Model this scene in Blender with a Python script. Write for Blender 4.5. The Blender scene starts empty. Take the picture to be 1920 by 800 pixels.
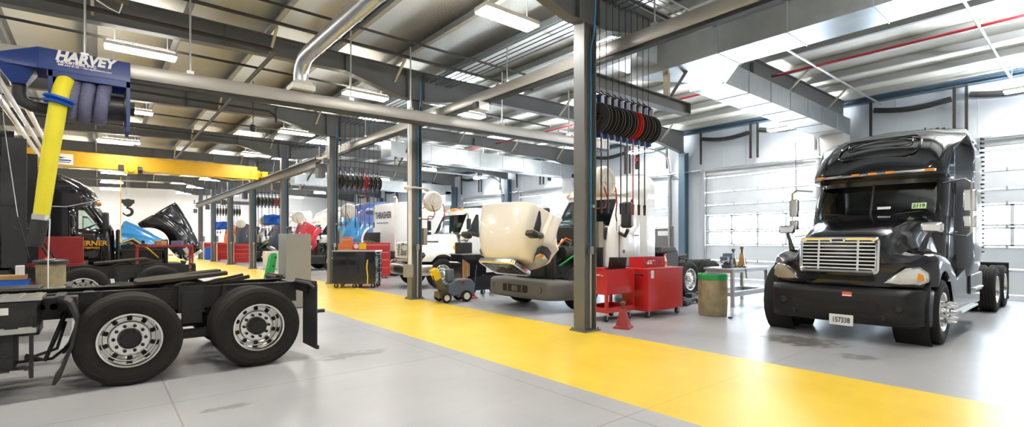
import bpy, bmesh, math, random
from mathutils import Vector, Matrix
random.seed(7)
PI = math.pi
SC = bpy.context.scene
COL = SC.collection
V = Vector
# ------------------------------------------------------------------ materials
def mat(name, colr, rough=.5, metal=0., vary=.12, scale=6., bump=0., bscale=40., coat=0., spec=.5, alpha=1., trans=0.):
    m = bpy.data.materials.new(name); m.use_nodes = True
    nt = m.node_tree; N = nt.nodes; L = nt.links
    b = N['Principled BSDF']
    tc = N.new('ShaderNodeTexCoord'); nz = N.new('ShaderNodeTexNoise')
    nz.inputs['Scale'].default_value = scale; nz.inputs['Detail'].default_value = 4
    L.new(tc.outputs['Object'], nz.inputs['Vector'])
    mx = N.new('ShaderNodeMix'); mx.data_type = 'RGBA'
    d = 1 - vary
    mx.inputs[6].default_value = (colr[0]*d, colr[1]*d, colr[2]*d, 1)
    u = 1 + vary*.6
    mx.inputs[7].default_value = (min(1, colr[0]*u), min(1, colr[1]*u), min(1, colr[2]*u), 1)
    L.new(nz.outputs['Fac'], mx.inputs[0]); L.new(mx.outputs[2], b.inputs['Base Color'])
    b.inputs['Roughness'].default_value = rough; b.inputs['Metallic'].default_value = metal
    b.inputs['Coat Weight'].default_value = coat; b.inputs['Coat Roughness'].default_value = .04
    b.inputs['Specular IOR Level'].default_value = spec
    b.inputs['Alpha'].default_value = alpha
    b.inputs['Transmission Weight'].default_value = trans
    if bump:
        n2 = N.new('ShaderNodeTexNoise'); n2.inputs['Scale'].default_value = bscale
        L.new(tc.outputs['Object'], n2.inputs['Vector'])
        bp = N.new('ShaderNodeBump'); bp.inputs['Strength'].default_value = bump; bp.inputs['Distance'].default_value = .02
        L.new(n2.outputs['Fac'], bp.inputs['Height']); L.new(bp.outputs['Normal'], b.inputs['Normal'])
    return m
def emit(name, c, s):
    m = bpy.data.materials.new(name); m.use_nodes = True
    b = m.node_tree.nodes['Principled BSDF']
    b.inputs['Base Color'].default_value = (.9, .9, .9, 1)
    b.inputs['Emission Color'].default_value = (*c, 1); b.inputs['Emission Strength'].default_value = s
    return m
def sheer(name, c, amount, rough=.05):
    """thin glazing: lets light straight through, with a surface reflection"""
    m = bpy.data.materials.new(name); m.use_nodes = True
    nt = m.node_tree; N = nt.nodes; L = nt.links
    for n in list(N):
        if n.type != 'OUTPUT_MATERIAL': N.remove(n)
    out = [n for n in N if n.type == 'OUTPUT_MATERIAL'][0]
    t = N.new('ShaderNodeBsdfTransparent'); t.inputs[0].default_value = (*c, 1)
    g = N.new('ShaderNodeBsdfGlossy'); g.inputs['Roughness'].default_value = rough
    fr = N.new('ShaderNodeFresnel'); fr.inputs['IOR'].default_value = 1.45
    ma = N.new('ShaderNodeMath'); ma.operation = 'MULTIPLY_ADD'; ma.inputs[1].default_value = .8; ma.inputs[2].default_value = amount
    L.new(fr.outputs[0], ma.inputs[0])
    mx = N.new('ShaderNodeMixShader'); L.new(ma.outputs[0], mx.inputs[0])
    L.new(t.outputs[0], mx.inputs[1]); L.new(g.outputs[0], mx.inputs[2]); L.new(mx.outputs[0], out.inputs[0])
    return m
M = dict(
    black=mat('gloss_black_paint', (.008, .008, .011), .14, 0, .3, 3, coat=.6, spec=.4),
    black2=mat('satin_black_metal', (.018, .018, .02), .42, 0, .4, 9, bump=.05),
    chassis=mat('grimy_black_chassis', (.022, .021, .02), .55, .1, .5, 14, bump=.2),
    rubber=mat('tyre_rubber', (.019, .017, .015), .8, 0, .35, 12, bump=.12, bscale=60, spec=.25),
    rubber2=mat('black_rubber', (.02, .02, .02), .6, 0, .3, 12),
    chrome=mat('polished_aluminium', (.82, .82, .80), .14, 1., .12, 5),
    alloy=mat('dull_aluminium', (.62, .61, .58), .34, 1., .2, 18),
    hub=mat('black_hub', (.012, .012, .012), .3, .2, .3, 20),
    white=mat('white_truck_paint', (.80, .79, .76), .22, 0, .04, 3, coat=.6),
    cream=mat('cream_hood_paint', (.80, .76, .67), .2, 0, .05, 2, coat=.8),
    greyplastic=mat('grey_bumper_plastic', (.10, .10, .095), .6, 0, .2, 20, bump=.1),
    steel=mat('grey_painted_steel', (.145, .15, .15), .5, .1, .14, 4),
    steelblue=mat('blue_grey_steel', (.10, .16, .22), .5, .1, .14, 4),
    galv=mat('galvanised_sheet', (.62, .65, .67), .3, .85, .22, 3.5),
    galvp=mat('galvanised_pipe', (.55, .56, .55), .35, .8, .2, 8),
    alrail=mat('aluminium_rail', (.40, .385, .36), .4, .5, .15, 3),
    pipeblack=mat('black_pipe', (.03, .027, .025), .5, .2, .3, 10),
    pipered=mat('red_sprinkler_pipe', (.42, .03, .04), .45, 0, .2, 8),
    yellow=mat('crane_yellow', (.56, .315, .006), .42, 0, .08, 4),
    hoseyellow=mat('yellow_fabric_hose', (.78, .68, .02), .6, 0, .1, 5, bump=.3, bscale=25),
    navy=mat('navy_blue_paint', (.004, .028, .17), .38, 0, .12, 4),
    blue=mat('blue_plastic', (.01, .10, .48), .4, 0, .15, 6),
    hosegrey=mat('blue_grey_hose', (.15, .16, .27), .6, 0, .2, 8),
    red=mat('red_tool_paint', (.50, .018, .018), .32, 0, .16, 4, coat=.2),
    redold=mat('worn_red_paint', (.34, .025, .025), .5, 0, .22, 7),
    orange=mat('orange_plastic', (.72, .16, .015), .5, 0, .15, 6),
    amber=mat('amber_lens', (.85, .30, .01), .25, 0, .1, 20, coat=.5),
    green=mat('green_paint', (.015, .33, .08), .4, 0, .15, 8),
    barrel=mat('grimy_tan_barrel', (.33, .27, .15), .65, 0, .75, 5, bump=.15),
    wood=mat('bare_wood', (.42, .24, .09), .65, 0, .25, 6),
    paper=mat('white_paper', (.8, .8, .78), .7, 0, .04, 5),
    cloth=mat('dark_tarp', (.045, .06, .10), .7, 0, .3, 5, bump=.4, bscale=9),
    bluepaint=mat('blue_truck_paint', (.05, .10, .30), .25, 0, .1, 3, coat=.6),
    skyblue=mat('bright_blue_paint', (.03, .25, .58), .22, 0, .1, 3, coat=.7),
    redpaint=mat('red_truck_paint', (.5, .02, .035), .2, 0, .12, 3, coat=.7),
    reelwhite=mat('off_white_casing', (.74, .72, .66), .45, 0, .1, 6),
    boxgrey=mat('grey_box_paint', (.27, .26, .24), .6, 0, .07, 30),
    dark=mat('dark_cavity', (.008, .008, .008), .8, 0, .1, 5),
    seat=mat('grey_seat_fabric', (.06, .06, .065), .85, 0, .2, 20),
    lens=mat('clear_lamp_lens', (.75, .76, .76), .08, .4, .25, 30, coat=1.),
    lensdull=mat('yellowed_lamp_lens', (.36, .32, .24), .2, 0, .25, 20, coat=.5),
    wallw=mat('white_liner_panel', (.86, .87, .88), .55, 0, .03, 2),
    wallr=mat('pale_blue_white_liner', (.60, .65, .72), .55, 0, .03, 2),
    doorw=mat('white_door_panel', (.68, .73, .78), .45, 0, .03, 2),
    ceil=mat('white_roof_liner', (.93, .90, .80), .6, 0, .06, 1.6, bump=.25, bscale=26),
    purlin=mat('light_grey_purlin', (.42, .43, .42), .5, .2, .12, 3),
    brace=mat('pale_brace_angle', (.55, .50, .38), .5, .2, .1, 5),
    green2=mat('sticker_green', (.55, .75, .35), .5, 0, .05, 8),
    signred=mat('sticker_red', (.75, .12, .06), .5, 0, .05, 8),
    machine=mat('grey_blue_plastic', (.10, .13, .18), .5, 0, .15, 8),
    greasy=mat('greasy_plate', (.045, .036, .028), .8, 0, .5, 9, bump=.2, spec=.2),
    reelblack=mat('reel_flange_black', (.035, .035, .035), .35, .2, .2, 12),
    bumperblack=mat('bumper_black', (.010, .010, .011), .38, 0, .5, 30, spec=.35),
    olive=mat('olive_metal', (.12, .10, .05), .5, .2, .25, 8),
    yplastic=mat('yellow_plastic', (.75, .50, .01), .4, 0, .12, 8),
    screen=mat('laptop_black', (.012, .012, .014), .3, 0, .1, 8),
    bottle=mat('amber_plastic_bottle', (.40, .22, .04), .35, 0, .1, 12),
    goldtext=mat('gold_lettering', (.72, .36, .02), .5, 0, .05, 5),
    blacktext=mat('black_lettering', (.02, .02, .05), .5, 0, .05, 5),
    litup=emit('roof_fill_glow', (1., .95, .86), 26.),  # added upward glow, brightens the roof liner over the left rows
    litupw=emit('roof_fill_glow_cool', (.90, .96, 1.), 95.),  # added upward glow, stronger and cooler, to whiten the right-hand roof
    lit=emit('lamp_diffuser', (1., .96, .9), 36.),
)
M['doorglass'] = sheer('door_glazing', (.95, .98, 1.), .04, .2)
M['windscreen'] = sheer('tinted_windscreen', (.40, .50, .50), .05)
M['sideglass'] = sheer('tinted_side_glass', (.80, .88, .86), .05)
# ------------------------------------------------------------------ mesh builder
def rotm(ax, a): return Matrix.Rotation(a, 4, ax)
def T(x, y, z): return Matrix.Translation((x, y, z))
class MB:
    def __init__(s, m=None): s.bm = bmesh.new(); s.m = m or Matrix()
    def v(s, p): return s.bm.verts.new(s.m @ V(p))
    def face(s, vs):
        try: return s.bm.faces.new(vs)
        except ValueError: return None
    def poly(s, pts): return s.face([s.v(p) for p in pts])
    def box(s, c, d, rz=0, rx=0, ry=0):
        R = T(*c) @ rotm('Z', rz) @ rotm('Y', ry) @ rotm('X', rx)
        P = [s.v(R @ V((sx*d[0]/2, sy*d[1]/2, sz*d[2]/2))) for sx in (-1, 1) for sy in (-1, 1) for sz in (-1, 1)]
        for f in ((0, 1, 3, 2), (4, 6, 7, 5), (0, 4, 5, 1), (2, 3, 7, 6), (0, 2, 6, 4), (1, 5, 7, 3)): s.face([P[i] for i in f])
        return s
    def bar(s, p0, p1, w, h, up=(0, 0, 1)):
        a, b = V(p0), V(p1); d = (b-a).normalized(); u = V(up)
        if abs(d.dot(u)) > .98: u = V((1, 0, 0))
        x = d.cross(u).normalized(); z = x.cross(d)
        P = [s.v(q + x*sx*w/2 + z*sz*h/2) for q in (a, b) for sx in (-1, 1) for sz in (-1, 1)]
        for f in ((0, 1, 3, 2), (4, 6, 7, 5), (0, 4, 5, 1), (2, 3, 7, 6), (0, 2, 6, 4), (1, 5, 7, 3)): s.face([P[i] for i in f])
        return s
    def rings(s, R, closed=True, cap=(True, True), loop=False):
        W = [[s.v(p) for p in r] for r in R]; n = len(R[0])
        for i in range(len(W) if loop else len(W)-1):
            A, B = W[i], W[(i+1) % len(W)]
            for j in range(n if closed else n-1):
                s.face([A[j], A[(j+1) % n], B[(j+1) % n], B[j]])
        if not loop and closed:
            if cap[0]: s.face(W[0][::-1])
            if cap[1]: s.face(W[-1])
        return W
    def tube(s, pts, r, n=8, closed=False, cap=True):
        P = [V(p) for p in pts]; R = []; k = len(P); prev = None
        for i, p in enumerate(P):
            if closed: d = (P[(i+1) % k]-P[i-1]).normalized()
            else: d = (P[min(i+1, k-1)]-P[max(i-1, 0)]).normalized()
            if prev is None:
                u = V((0, 0, 1)) if abs(d.z) < .9 else V((1, 0, 0)); x = d.cross(u).normalized()
            else:
                x = (prev - d*prev.dot(d)).normalized()
            prev = x; y = d.cross(x); rr = r[i] if isinstance(r, (list, tuple)) else r
            R.append([p + x*math.cos(2*PI*j/n)*rr + y*math.sin(2*PI*j/n)*rr for j in range(n)])
        s.rings(R, True, (cap, cap), closed); return s
    def cyl(s, p0, p1, r, r2=None, n=16): return s.tube([p0, p1], [r, r if r2 is None else r2], n)
    def lathe(s, prof, n=32, axis='Z', c=(0, 0, 0), skip=None):
        """prof: (radius, height) pairs; skip(i, j) leaves a cell open"""
        W = []
        for r, h in prof:
            row = []
            for j in range(n):
                a = 2*PI*j/n; x, y = r*math.cos(a), r*math.sin(a)
                p = {'Z': (x, y, h), 'Y': (x, h, y), 'X': (h, x, y)}[axis]
                row.append(s.v(V(c)+V(p)))
            W.append(row)
        for i in range(len(W)-1):
            for j in range(n):
                if skip and skip(i, j): continue
                s.face([W[i][j], W[i][(j+1) % n], W[i+1][(j+1) % n], W[i+1][j]])
        for k, row in ((0, W[0]), (1, W[-1])):
            if 0 < prof[0 if k == 0 else -1][0] < .0015: s.face(row if k else row[::-1])
        return s
    def prism(s, pts, axis, a, b):
        """2D polygon pushed from a to b along an axis; pts are the other two coordinates in order"""
        f = {'X': lambda p, t: (t, p[0], p[1]), 'Y': lambda p, t: (p[0], t, p[1]), 'Z': lambda p, t: (p[0], p[1], t)}[axis]
        s.rings([[f(p, a) for p in pts], [f(p, b) for p in pts]]); return s
    def grid(s, rows):
        W = [[s.v(p) for p in r] for r in rows]
        for i in range(len(W)-1):
            for j in range(len(W[0])-1): s.face([W[i][j], W[i][j+1], W[i+1][j+1], W[i+1][j]])
        return W
    def ball(s, c, r, n=10):
        s.lathe([(.001 if i in (0, n) else r[0]*math.sin(PI*i/n) if isinstance(r, tuple) else r*math.sin(PI*i/n),
                  -(r[1] if isinstance(r, tuple) else r)*math.cos(PI*i/n)) for i in range(n+1)], 2*n, 'Z', c); return s
    def mesh(s, name, angle=32):
        bmesh.ops.remove_doubles(s.bm, verts=s.bm.verts, dist=1e-5)
        bmesh.ops.recalc_face_normals(s.bm, faces=s.bm.faces)
        me = bpy.data.meshes.new(name); s.bm.to_mesh(me); s.bm.free()
        for p in me.polygons: p.use_smooth = True
        me.set_sharp_from_angle(angle=math.radians(angle)); return me
    def build(s, name, m, parent=None, bevel=0, subd=0, solid=0, label=None, M4=None, angle=32):
        o = bpy.data.objects.new(name, s.mesh(name, angle)); COL.objects.link(o)
        o.data.materials.append(M[m] if isinstance(m, str) else m)
        if parent: o.parent = parent
        if M4 is not None: o.matrix_local = M4
        if solid:
            k = o.modifiers.new('solid', 'SOLIDIFY'); k.thickness = solid; k.offset = -1
        if subd:
            k = o.modifiers.new('subd', 'SUBSURF'); k.levels = k.render_levels = subd
        if bevel:
            k = o.modifiers.new('bevel', 'BEVEL'); k.width = bevel; k.segments = 2; k.limit_method = 'ANGLE'; k.angle_limit = math.radians(40)
        if label: o['label'] = label
        return o
def tag(o, label, cat, group=None, kind=None):
    o['label'] = label; o['category'] = cat
    if group: o['group'] = group
    if kind: o['kind'] = kind
    return o
def thing(name, label, cat, loc=(0, 0, 0), rz=0, group=None):
    o = bpy.data.objects.new(name, None); COL.objects.link(o); o.empty_display_size = .2
    o.location = loc; o.rotation_euler = (0, 0, rz)
    return tag(o, label, cat, group)
def struct(o): o['kind'] = 'structure'; return o
def copy_tree(o, parent=None):
    c = o.copy(); COL.objects.link(c)
    if parent: c.parent = parent
    for ch in [x for x in o.children]: copy_tree(ch, c)
    return c
def dup(o, loc, label, rz=None, group=None):
    c = copy_tree(o); c.location = loc; c['label'] = label
    if rz is not None: c.rotation_euler = (0, 0, rz)
    if group: c['group'] = group
    return c
def text(s, size, m, parent, M4, name='lettering', ext=.002, shear=0, bold=0, sx=1, align='CENTER', label=None):
    cu = bpy.data.curves.new(name, 'FONT'); cu.body = s; cu.size = size; cu.extrude = ext
    cu.align_x = align; cu.align_y = 'CENTER'; cu.shear = shear; cu.offset = bold; cu.resolution_u = 3
    t = bpy.data.objects.new('t', cu); COL.objects.link(t)
    dg = bpy.context.evaluated_depsgraph_get(); dg.update()
    me = bpy.data.meshes.new_from_object(t.evaluated_get(dg)); bpy.data.objects.remove(t); bpy.data.curves.remove(cu)
    o = bpy.data.objects.new(name, me); COL.objects.link(o); me.materials.clear(); me.materials.append(M[m])
    o.parent = parent; o.matrix_local = M4 @ Matrix.Diagonal((sx, 1, 1, 1))
    if label: o['label'] = label
    return o
def facing(x, y, z, rz):
    """a frame whose letters stand upright and read from the side that rz turns away from -Y"""
    return T(x, y, z) @ rotm('Z', rz) @ rotm('X', PI/2)
def arc(c, r, a0, a1, n, plane='XZ'):
    out = []
    for i in range(n+1):
        a = a0+(a1-a0)*i/n; p, q = r*math.cos(a), r*math.sin(a)
        out.append({'XZ': (c[0]+p, c[1], c[2]+q), 'YZ': (c[0], c[1]+p, c[2]+q), 'XY': (c[0]+p, c[1]+q, c[2])}[plane])
    return out
def rrect(w, h, r, n=4, cx=0, cy=0):
    out = []
    for k, (sx, sy) in enumerate(((1, -1), (1, 1), (-1, 1), (-1, -1))):
        for i in range(n+1):
            a = -PI/2 + k*PI/2 + PI/2*i/n
            out.append((cx+sx*(w/2-r)+r*math.cos(a), cy+sy*(h/2-r)+r*math.sin(a)))
    return out
# ------------------------------------------------------------------ camera, world, view
YAW = math.atan(775/930)
cam = bpy.data.objects.new('camera', bpy.data.cameras.new('camera')); COL.objects.link(cam)
cam.location = (0, 0, 1.6); cam.rotation_euler = (PI/2, 0, -YAW)
cam.data.lens = 36*930/1920; cam.data.shift_y = 50/1920; cam.data.clip_end = 300; cam.data.clip_start = .05
SC.camera = cam
SC.view_settings.view_transform = 'Standard'; SC.view_settings.look = 'None'; SC.view_settings.gamma = 1
SC.view_settings.use_curve_mapping = False; SC.view_settings.exposure = 1.5
SC.cycles.max_bounces = 8; SC.cycles.diffuse_bounces = 4; SC.cycles.glossy_bounces = 4; SC.cycles.transparent_max_bounces = 12
SC.cycles.use_denoising = True; SC.cycles.sample_clamp_indirect = 6; SC.cycles.caustics_reflective = False
w = bpy.data.worlds.new('world'); SC.world = w; w.use_nodes = True
bg = w.node_tree.nodes['Background']; bg.inputs[0].default_value = (.80, .90, 1., 1); bg.inputs[1].default_value = 10.0
# ------------------------------------------------------------------ the hall
CX = 6.64; BAY = 6.19; Y0 = 5.94           # column row, bay length, first column
XW = 20.4; XL = -8.2; YB = 53.5            # right wall, left wall, back wall
FR = [Y0+BAY*k for k in range(8)]
def zroof(x): return 6.42+max(0, x-CX)*.016
# floor: concrete with a yellow painted lane and saw-cut joints
fm = bpy.data.materials.new('polished_concrete'); fm.use_nodes = True
nt = fm.node_tree; N = nt.nodes; L = nt.links; b = N['Principled BSDF']
tc = N.new('ShaderNodeTexCoord'); sx = N.new('ShaderNodeSeparateXYZ'); L.new(tc.outputs['Object'], sx.inputs[0])
def nmath(op, a, bb=None, c=None):
    n = N.new('ShaderNodeMath'); n.operation = op
    for i, q in enumerate((a, bb, c)):
        if q is None: continue
        if isinstance(q, (int, float)): n.inputs[i].default_value = q
        else: L.new(q, n.inputs[i])
    return n.outputs[0]
def nnoise(scale, detail=5, stretch=None):
    n = N.new('ShaderNodeTexNoise'); n.inputs['Scale'].default_value = scale; n.inputs['Detail'].default_value = detail
    if stretch:
        mp = N.new('ShaderNodeMapping'); mp.inputs['Scale'].default_value = stretch
        L.new(tc.outputs['Object'], mp.inputs[0]); L.new(mp.outputs[0], n.inputs['Vector'])
    else: L.new(tc.outputs['Object'], n.inputs['Vector'])
    return n.outputs['Fac']
def nramp(f, *st):
    r = N.new('ShaderNodeValToRGB'); e = r.color_ramp.elements
    while len(e) < len(st): e.new(.5)
    for i, (p, c) in enumerate(st): e[i].position = p; e[i].color = (*c, 1)
    L.new(f, r.inputs[0]); return r.outputs[0]
def nmix(f, a, bb, mode='MIX'):
    n = N.new('ShaderNodeMix'); n.data_type = 'RGBA'; n.blend_type = mode
    for i, q in ((0, f), (6, a), (7, bb)):
        if isinstance(q, (int, float)): n.inputs[i].default_value = q
        elif isinstance(q, tuple): n.inputs[i].default_value = (*q, 1)
        else: L.new(q, n.inputs[i])
    return n.outputs[2]
X, Y = sx.outputs[0], sx.outputs[1]
conc = nramp(nnoise(.55, 8), (.3, (.34, .345, .36)), (.7, (.46, .46, .465)))
conc = nmix(nmath('MULTIPLY', nnoise(2.2, 6, (.35, 1.6, 1)), .30), conc, (.30, .31, .33))
conc = nmix(nmath('MULTIPLY', nnoise(9, 6, (.18, 1.2, 1)), .22), conc, (.24, .25, .27))
def stain(cx, cy, rx, ry, thr, amt, base):
    dx = nmath('DIVIDE', nmath('SUBTRACT', X, cx), rx); dy = nmath('DIVIDE', nmath('SUBTRACT', Y, cy), ry)
    d = nmath('SUBTRACT', 1, nmath('ADD', nmath('MULTIPLY', dx, dx), nmath('MULTIPLY', dy, dy)))
    f = nmath('MULTIPLY', nmath('MAXIMUM', d, 0), nnoise(5.5, 8))
    n = N.new('ShaderNodeMapRange'); n.inputs[1].default_value = thr; n.inputs[2].default_value = thr+.12
    L.new(f, n.inputs[0]); return nmix(nmath('MULTIPLY', n.outputs[0], amt), base, (.10, .085, .07))
conc = stain(8.6, 3.1, .75, 1.0, .30, .8, conc)
conc = stain(8.0, 2.2, .4, .5, .36, .6, conc)
conc = stain(2.75, 6.75, .9, .35, .33, .55, conc)
conc = stain(1.0, 5.4, .6, .15, .38, .5, conc)
def line(coord, pos, hw):
    return nmath('LESS_THAN', nmath('ABSOLUTE', nmath('SUBTRACT', coord, pos)), hw)
jf = line(X, 3.68, .009)
for p in (-2.56, .56, 13.0): jf = nmath('MAXIMUM', jf, line(X, p, .008))
ym = nmath('ABSOLUTE', nmath('SUBTRACT', nmath('FRACT', nmath('DIVIDE', nmath('ADD', Y, 60.65), 3.095)), .5))
jf = nmath('MAXIMUM', jf, nmath('LESS_THAN', ym, .0024))
conc = nmix(nmath('MULTIPLY', jf, .55), conc, (.20, .14, .08))
lane = nmath('MULTIPLY', nmath('GREATER_THAN', X, 3.99), nmath('LESS_THAN', X, 6.71))
yel = nramp(nnoise(1.3, 7), (.25, (.78, .52, .035)), (.75, (.88, .62, .06)))
yel = nmix(nmath('MULTIPLY', nnoise(7, 6, (1, .2, 1)), .16), yel, (.52, .36, .06))
yel = nmix(nmath('MULTIPLY', nmath('LESS_THAN', ym, .0024), .3), yel, (.4, .25, .02))
L.new(nmix(lane, conc, yel), b.inputs['Base Color'])
L.new(nmath('ADD', nmath('MULTIPLY', nnoise(3, 6), .10), .285), b.inputs['Roughness'])
bp = N.new('ShaderNodeBump'); bp.inputs['Strength'].default_value = .02; bp.inputs['Distance'].default_value = .01
pass
m = MB(); m.box((6.1, 23, -.1), (29.2, 62, .2)); struct(m.build('floor', fm))
# ceiling liner with shallow ribs, dipping to the column row
m = MB(); xs = [XL, CX, XW+.3]
for a, c in ((XL, CX), (CX, XW+.3)):
    m.rings([[(a, -6, zroof(a)), (c, -6, zroof(c)), (c, -6, zroof(c)+.1), (a, -6, zroof(a)+.1)],
             [(a, YB+.3, zroof(a)), (c, YB+.3, zroof(c)), (c, YB+.3, zroof(c)+.1), (a, YB+.3, zroof(a)+.1)]])
struct(m.build('ceiling', 'ceil'))
# walls
m = MB(); m.box((6.1, YB+.15, 3.3), (29, .3, 6.8)); wb = struct(m.build('wall_back', 'wallw'))
m = MB()
for k in range(10): m.box((XL+2.9*k+1.2, YB-.02, 3.2), (.05, .06, 6.3))
m.build('panel_joint', 'wallw', wb)
m = MB(); m.box((6.1, -6.15, 3.3), (29, .3, 6.8)); struct(m.build('wall_front', 'wallw'))
m = MB(); m.box((XL-.15, 24, 3.3), (.3, 60, 6.8)); struct(m.build('wall_left', 'wallw'))
DW, DH = 2.15, 4.32
DC = [Y0-BAY/2+BAY*k for k in range(-1, 8)]
m = MB(); prev = -6.3
for c in DC:
    m.box((XW+.15, (prev+c-DW)/2, 3.35), (.3, c-DW-prev, 6.7)); prev = c+DW
    m.box((XW+.15, c, (DH+6.7)/2), (.3, 2*DW, 6.7-DH))
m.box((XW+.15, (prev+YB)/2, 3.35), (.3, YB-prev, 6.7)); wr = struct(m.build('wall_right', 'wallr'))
m = MB()
for k in range(60):
    y = -4.5+k*1.0
    if all(abs(y-c) > DW+.1 for c in DC): m.box((XW-.004, y, 3.2), (.012, .02, 6.3))
    else: m.box((XW-.004, y, 5.5), (.012, .02, 1.7))
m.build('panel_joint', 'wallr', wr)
# overhead doors
SEC = [(0, .75), (.75, 1.40), (1.40, 2.0), (2.0, 2.68), (2.68, 3.12), (3.12, 3.68), (3.68, 4.30)]
def door(i, c):
    m = MB(); g = MB()
    for k, (z0, z1) in enumerate(SEC):
        a, d = z0+.012, z1-.012
        if k in (2, 3):
            m.box((0, 0, a+.03), (.05, 2*DW, .06)); m.box((0, 0, d-.03), (.05, 2*DW, .06))
            for q in range(5): m.box((0, -DW+DW*2*q/4, (a+d)/2), (.05, .09 if 0 < q < 4 else .14, d-a))
            g.box((0, 0, (a+d)/2), (.012, 2*DW-.1, d-a-.08))
        else:
            m.box((0, 0, (a+d)/2), (.05, 2*DW, d-a)); m.box((-.03, 0, d-.02), (.02, 2*DW, .03))
    o = m.build('door_%d' % (i+1), 'doorw', bevel=.006); o.location = (XW+.06, c, 0); struct(o)
    g.build('window_pane', 'doorglass', o)
    h = MB()
    for z0, z1 in SEC[1:]:
        for f in (-.45, 0, .45):
            h.cyl((-.04, f*DW, z0-.07), (-.04, f*DW, z0+.07), .012, n=6); h.box((-.035, f*DW, z0), (.02, .06, .05), rx=PI/4)
    h.build('hinge', 'alloy', o)
    t = MB()
    for s in (-1, 1):
        t.box((-.14, s*(DW+.05), 2.3), (.09, .05, 4.6)); t.box((-.12, s*(DW+.10), 2.3), (.03, .04, 4.6))
    t.build('track', 'galv', o)
    t = MB(); t.cyl((-.2, -DW-.3, 4.62), (-.2, DW+.3, 4.62), .035, n=12); t.cyl((-.2, -DW*.8, 4.62), (-.2, DW*.8, 4.62), .055, n=12)
    for s in (-1, 1): t.cyl((-.2, s*(DW+.12), 4.62), (-.2, s*(DW+.17), 4.62), .12, n=16)
    t.box((-.05, 0, 4.45), (.06, 2*DW+.4, .10)); t.build('torsion_spring', 'galv', o)
    # dark posts above the opening and the black tubes slung between them
    t = MB()
    for y in (-2.2, -.12, .16, 2.3): t.box((-.30, y, 5.62), (.07, .07, 1.45))
    t.build('post', 'pipeblack', o)
    t = MB()
    for a, d in ((-2.15, -.2), (.22, 2.2)):
        t.tube([(-.34, a+(d-a)*f, 5.93-.12*math.sin(PI*f)+.05*f) for f in [q/8 for q in range(9)]], .085, 10)
    t.build('rolled_seal', 'rubber2', o)
    return o
for i, c in enumerate(DC): door(i, c)
# steel columns of the right wall, eave beam, side-wall pipes
for k, y in enumerate(FR[:7]):
    m = MB(); m.box((XW-.15, y, 2.75), (.02, .30, 5.5)); m.box((XW-.47, y, 2.75), (.02, .30, 5.5)); m.box((XW-.3, y, 2.75), (.34, .015, 5.5))
    o = m.build('wall_column', 'steelblue'); struct(o)
m = MB(); m.box((XW-.16, 23.7, 6.46), (.24, 59, .02)); m.box((XW-.16, 23.7, 6.3), (.24, 59, .02)); m.box((XW-.06, 23.7, 6.38), (.02, 59, .16))
struct(m.build('eave_beam', 'steelblue'))
# purlins
xp = 2.95
px_ = [xp+1.53*k for k in range(-7, 12) if XL < xp+1.53*k < XW-.4]
for x in px_:
    z = zroof(x); m = MB()
    m.box((x, 23.7, z-.11), (.012, 59, .21)); m.box((x+.045, 23.7, z-.01), (.09, 59, .012)); m.box((x-.05, 23.7, z-.21), (.10, 59, .012))
    struct(m.build('purlin', 'purlin'))
# portal frames: tapered rafters
def rafter(y):
    top = lambda x: zroof(x)-.22
    bot = [(XL, 5.45), (-1.3, 5.64), (2.8, 5.76), (4.7, 5.79), (6.2, 5.42), (7.1, 5.42), (9.1, 5.80), (13., 5.86), (18.2, 5.72), (XW-.3, 5.45)]
    m = MB()
    m.prism(bot+[(XW-.3, top(XW)), (CX, top(CX)), (XL, top(XL))], 'Y', -.008, .008)
    for (a, c), (d, e) in zip(bot, bot[1:]): m.bar((a-.01, 0, c), (d+.01, 0, e), .22, .02)
    for (a, d) in ((XL, CX), (CX, XW-.3)): m.bar((a, 0, top(a)), (d, 0, top(d)), .22, .02)
    for x, zb in ((2.1, 5.75), (4.7, 5.8), (6.4, 5.4), (6.9, 5.4), (9.1, 5.8), (13., 5.86)): m.box((x, 0, (zb+6.2)/2), (.014, .2, 6.2-zb))
    o = m.build('roof_beam', 'steel'); o.location = (0, y, 0); struct(o)
    t = MB()
    for x in px_[1::2]:
        if x < CX+5:
            t.bar((x+.02, -.02, 5.80), (x+.02, -.62, zroof(x)-.2), .05, .05); 
        else: t.bar((x+.02, -.02, 5.82), (x+.02, -.62, zroof(x)-.2), .05, .05)
    t.build('flange_brace', 'brace', o)
    return o
for y in [Y0-BAY]+FR: rafter(y)
# roof rod bracing
def rod(name, p0, p1, r, m_, n=8):
    m = MB(); m.cyl(p0, p1, r, n=n); return m.build(name, m_)
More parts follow.
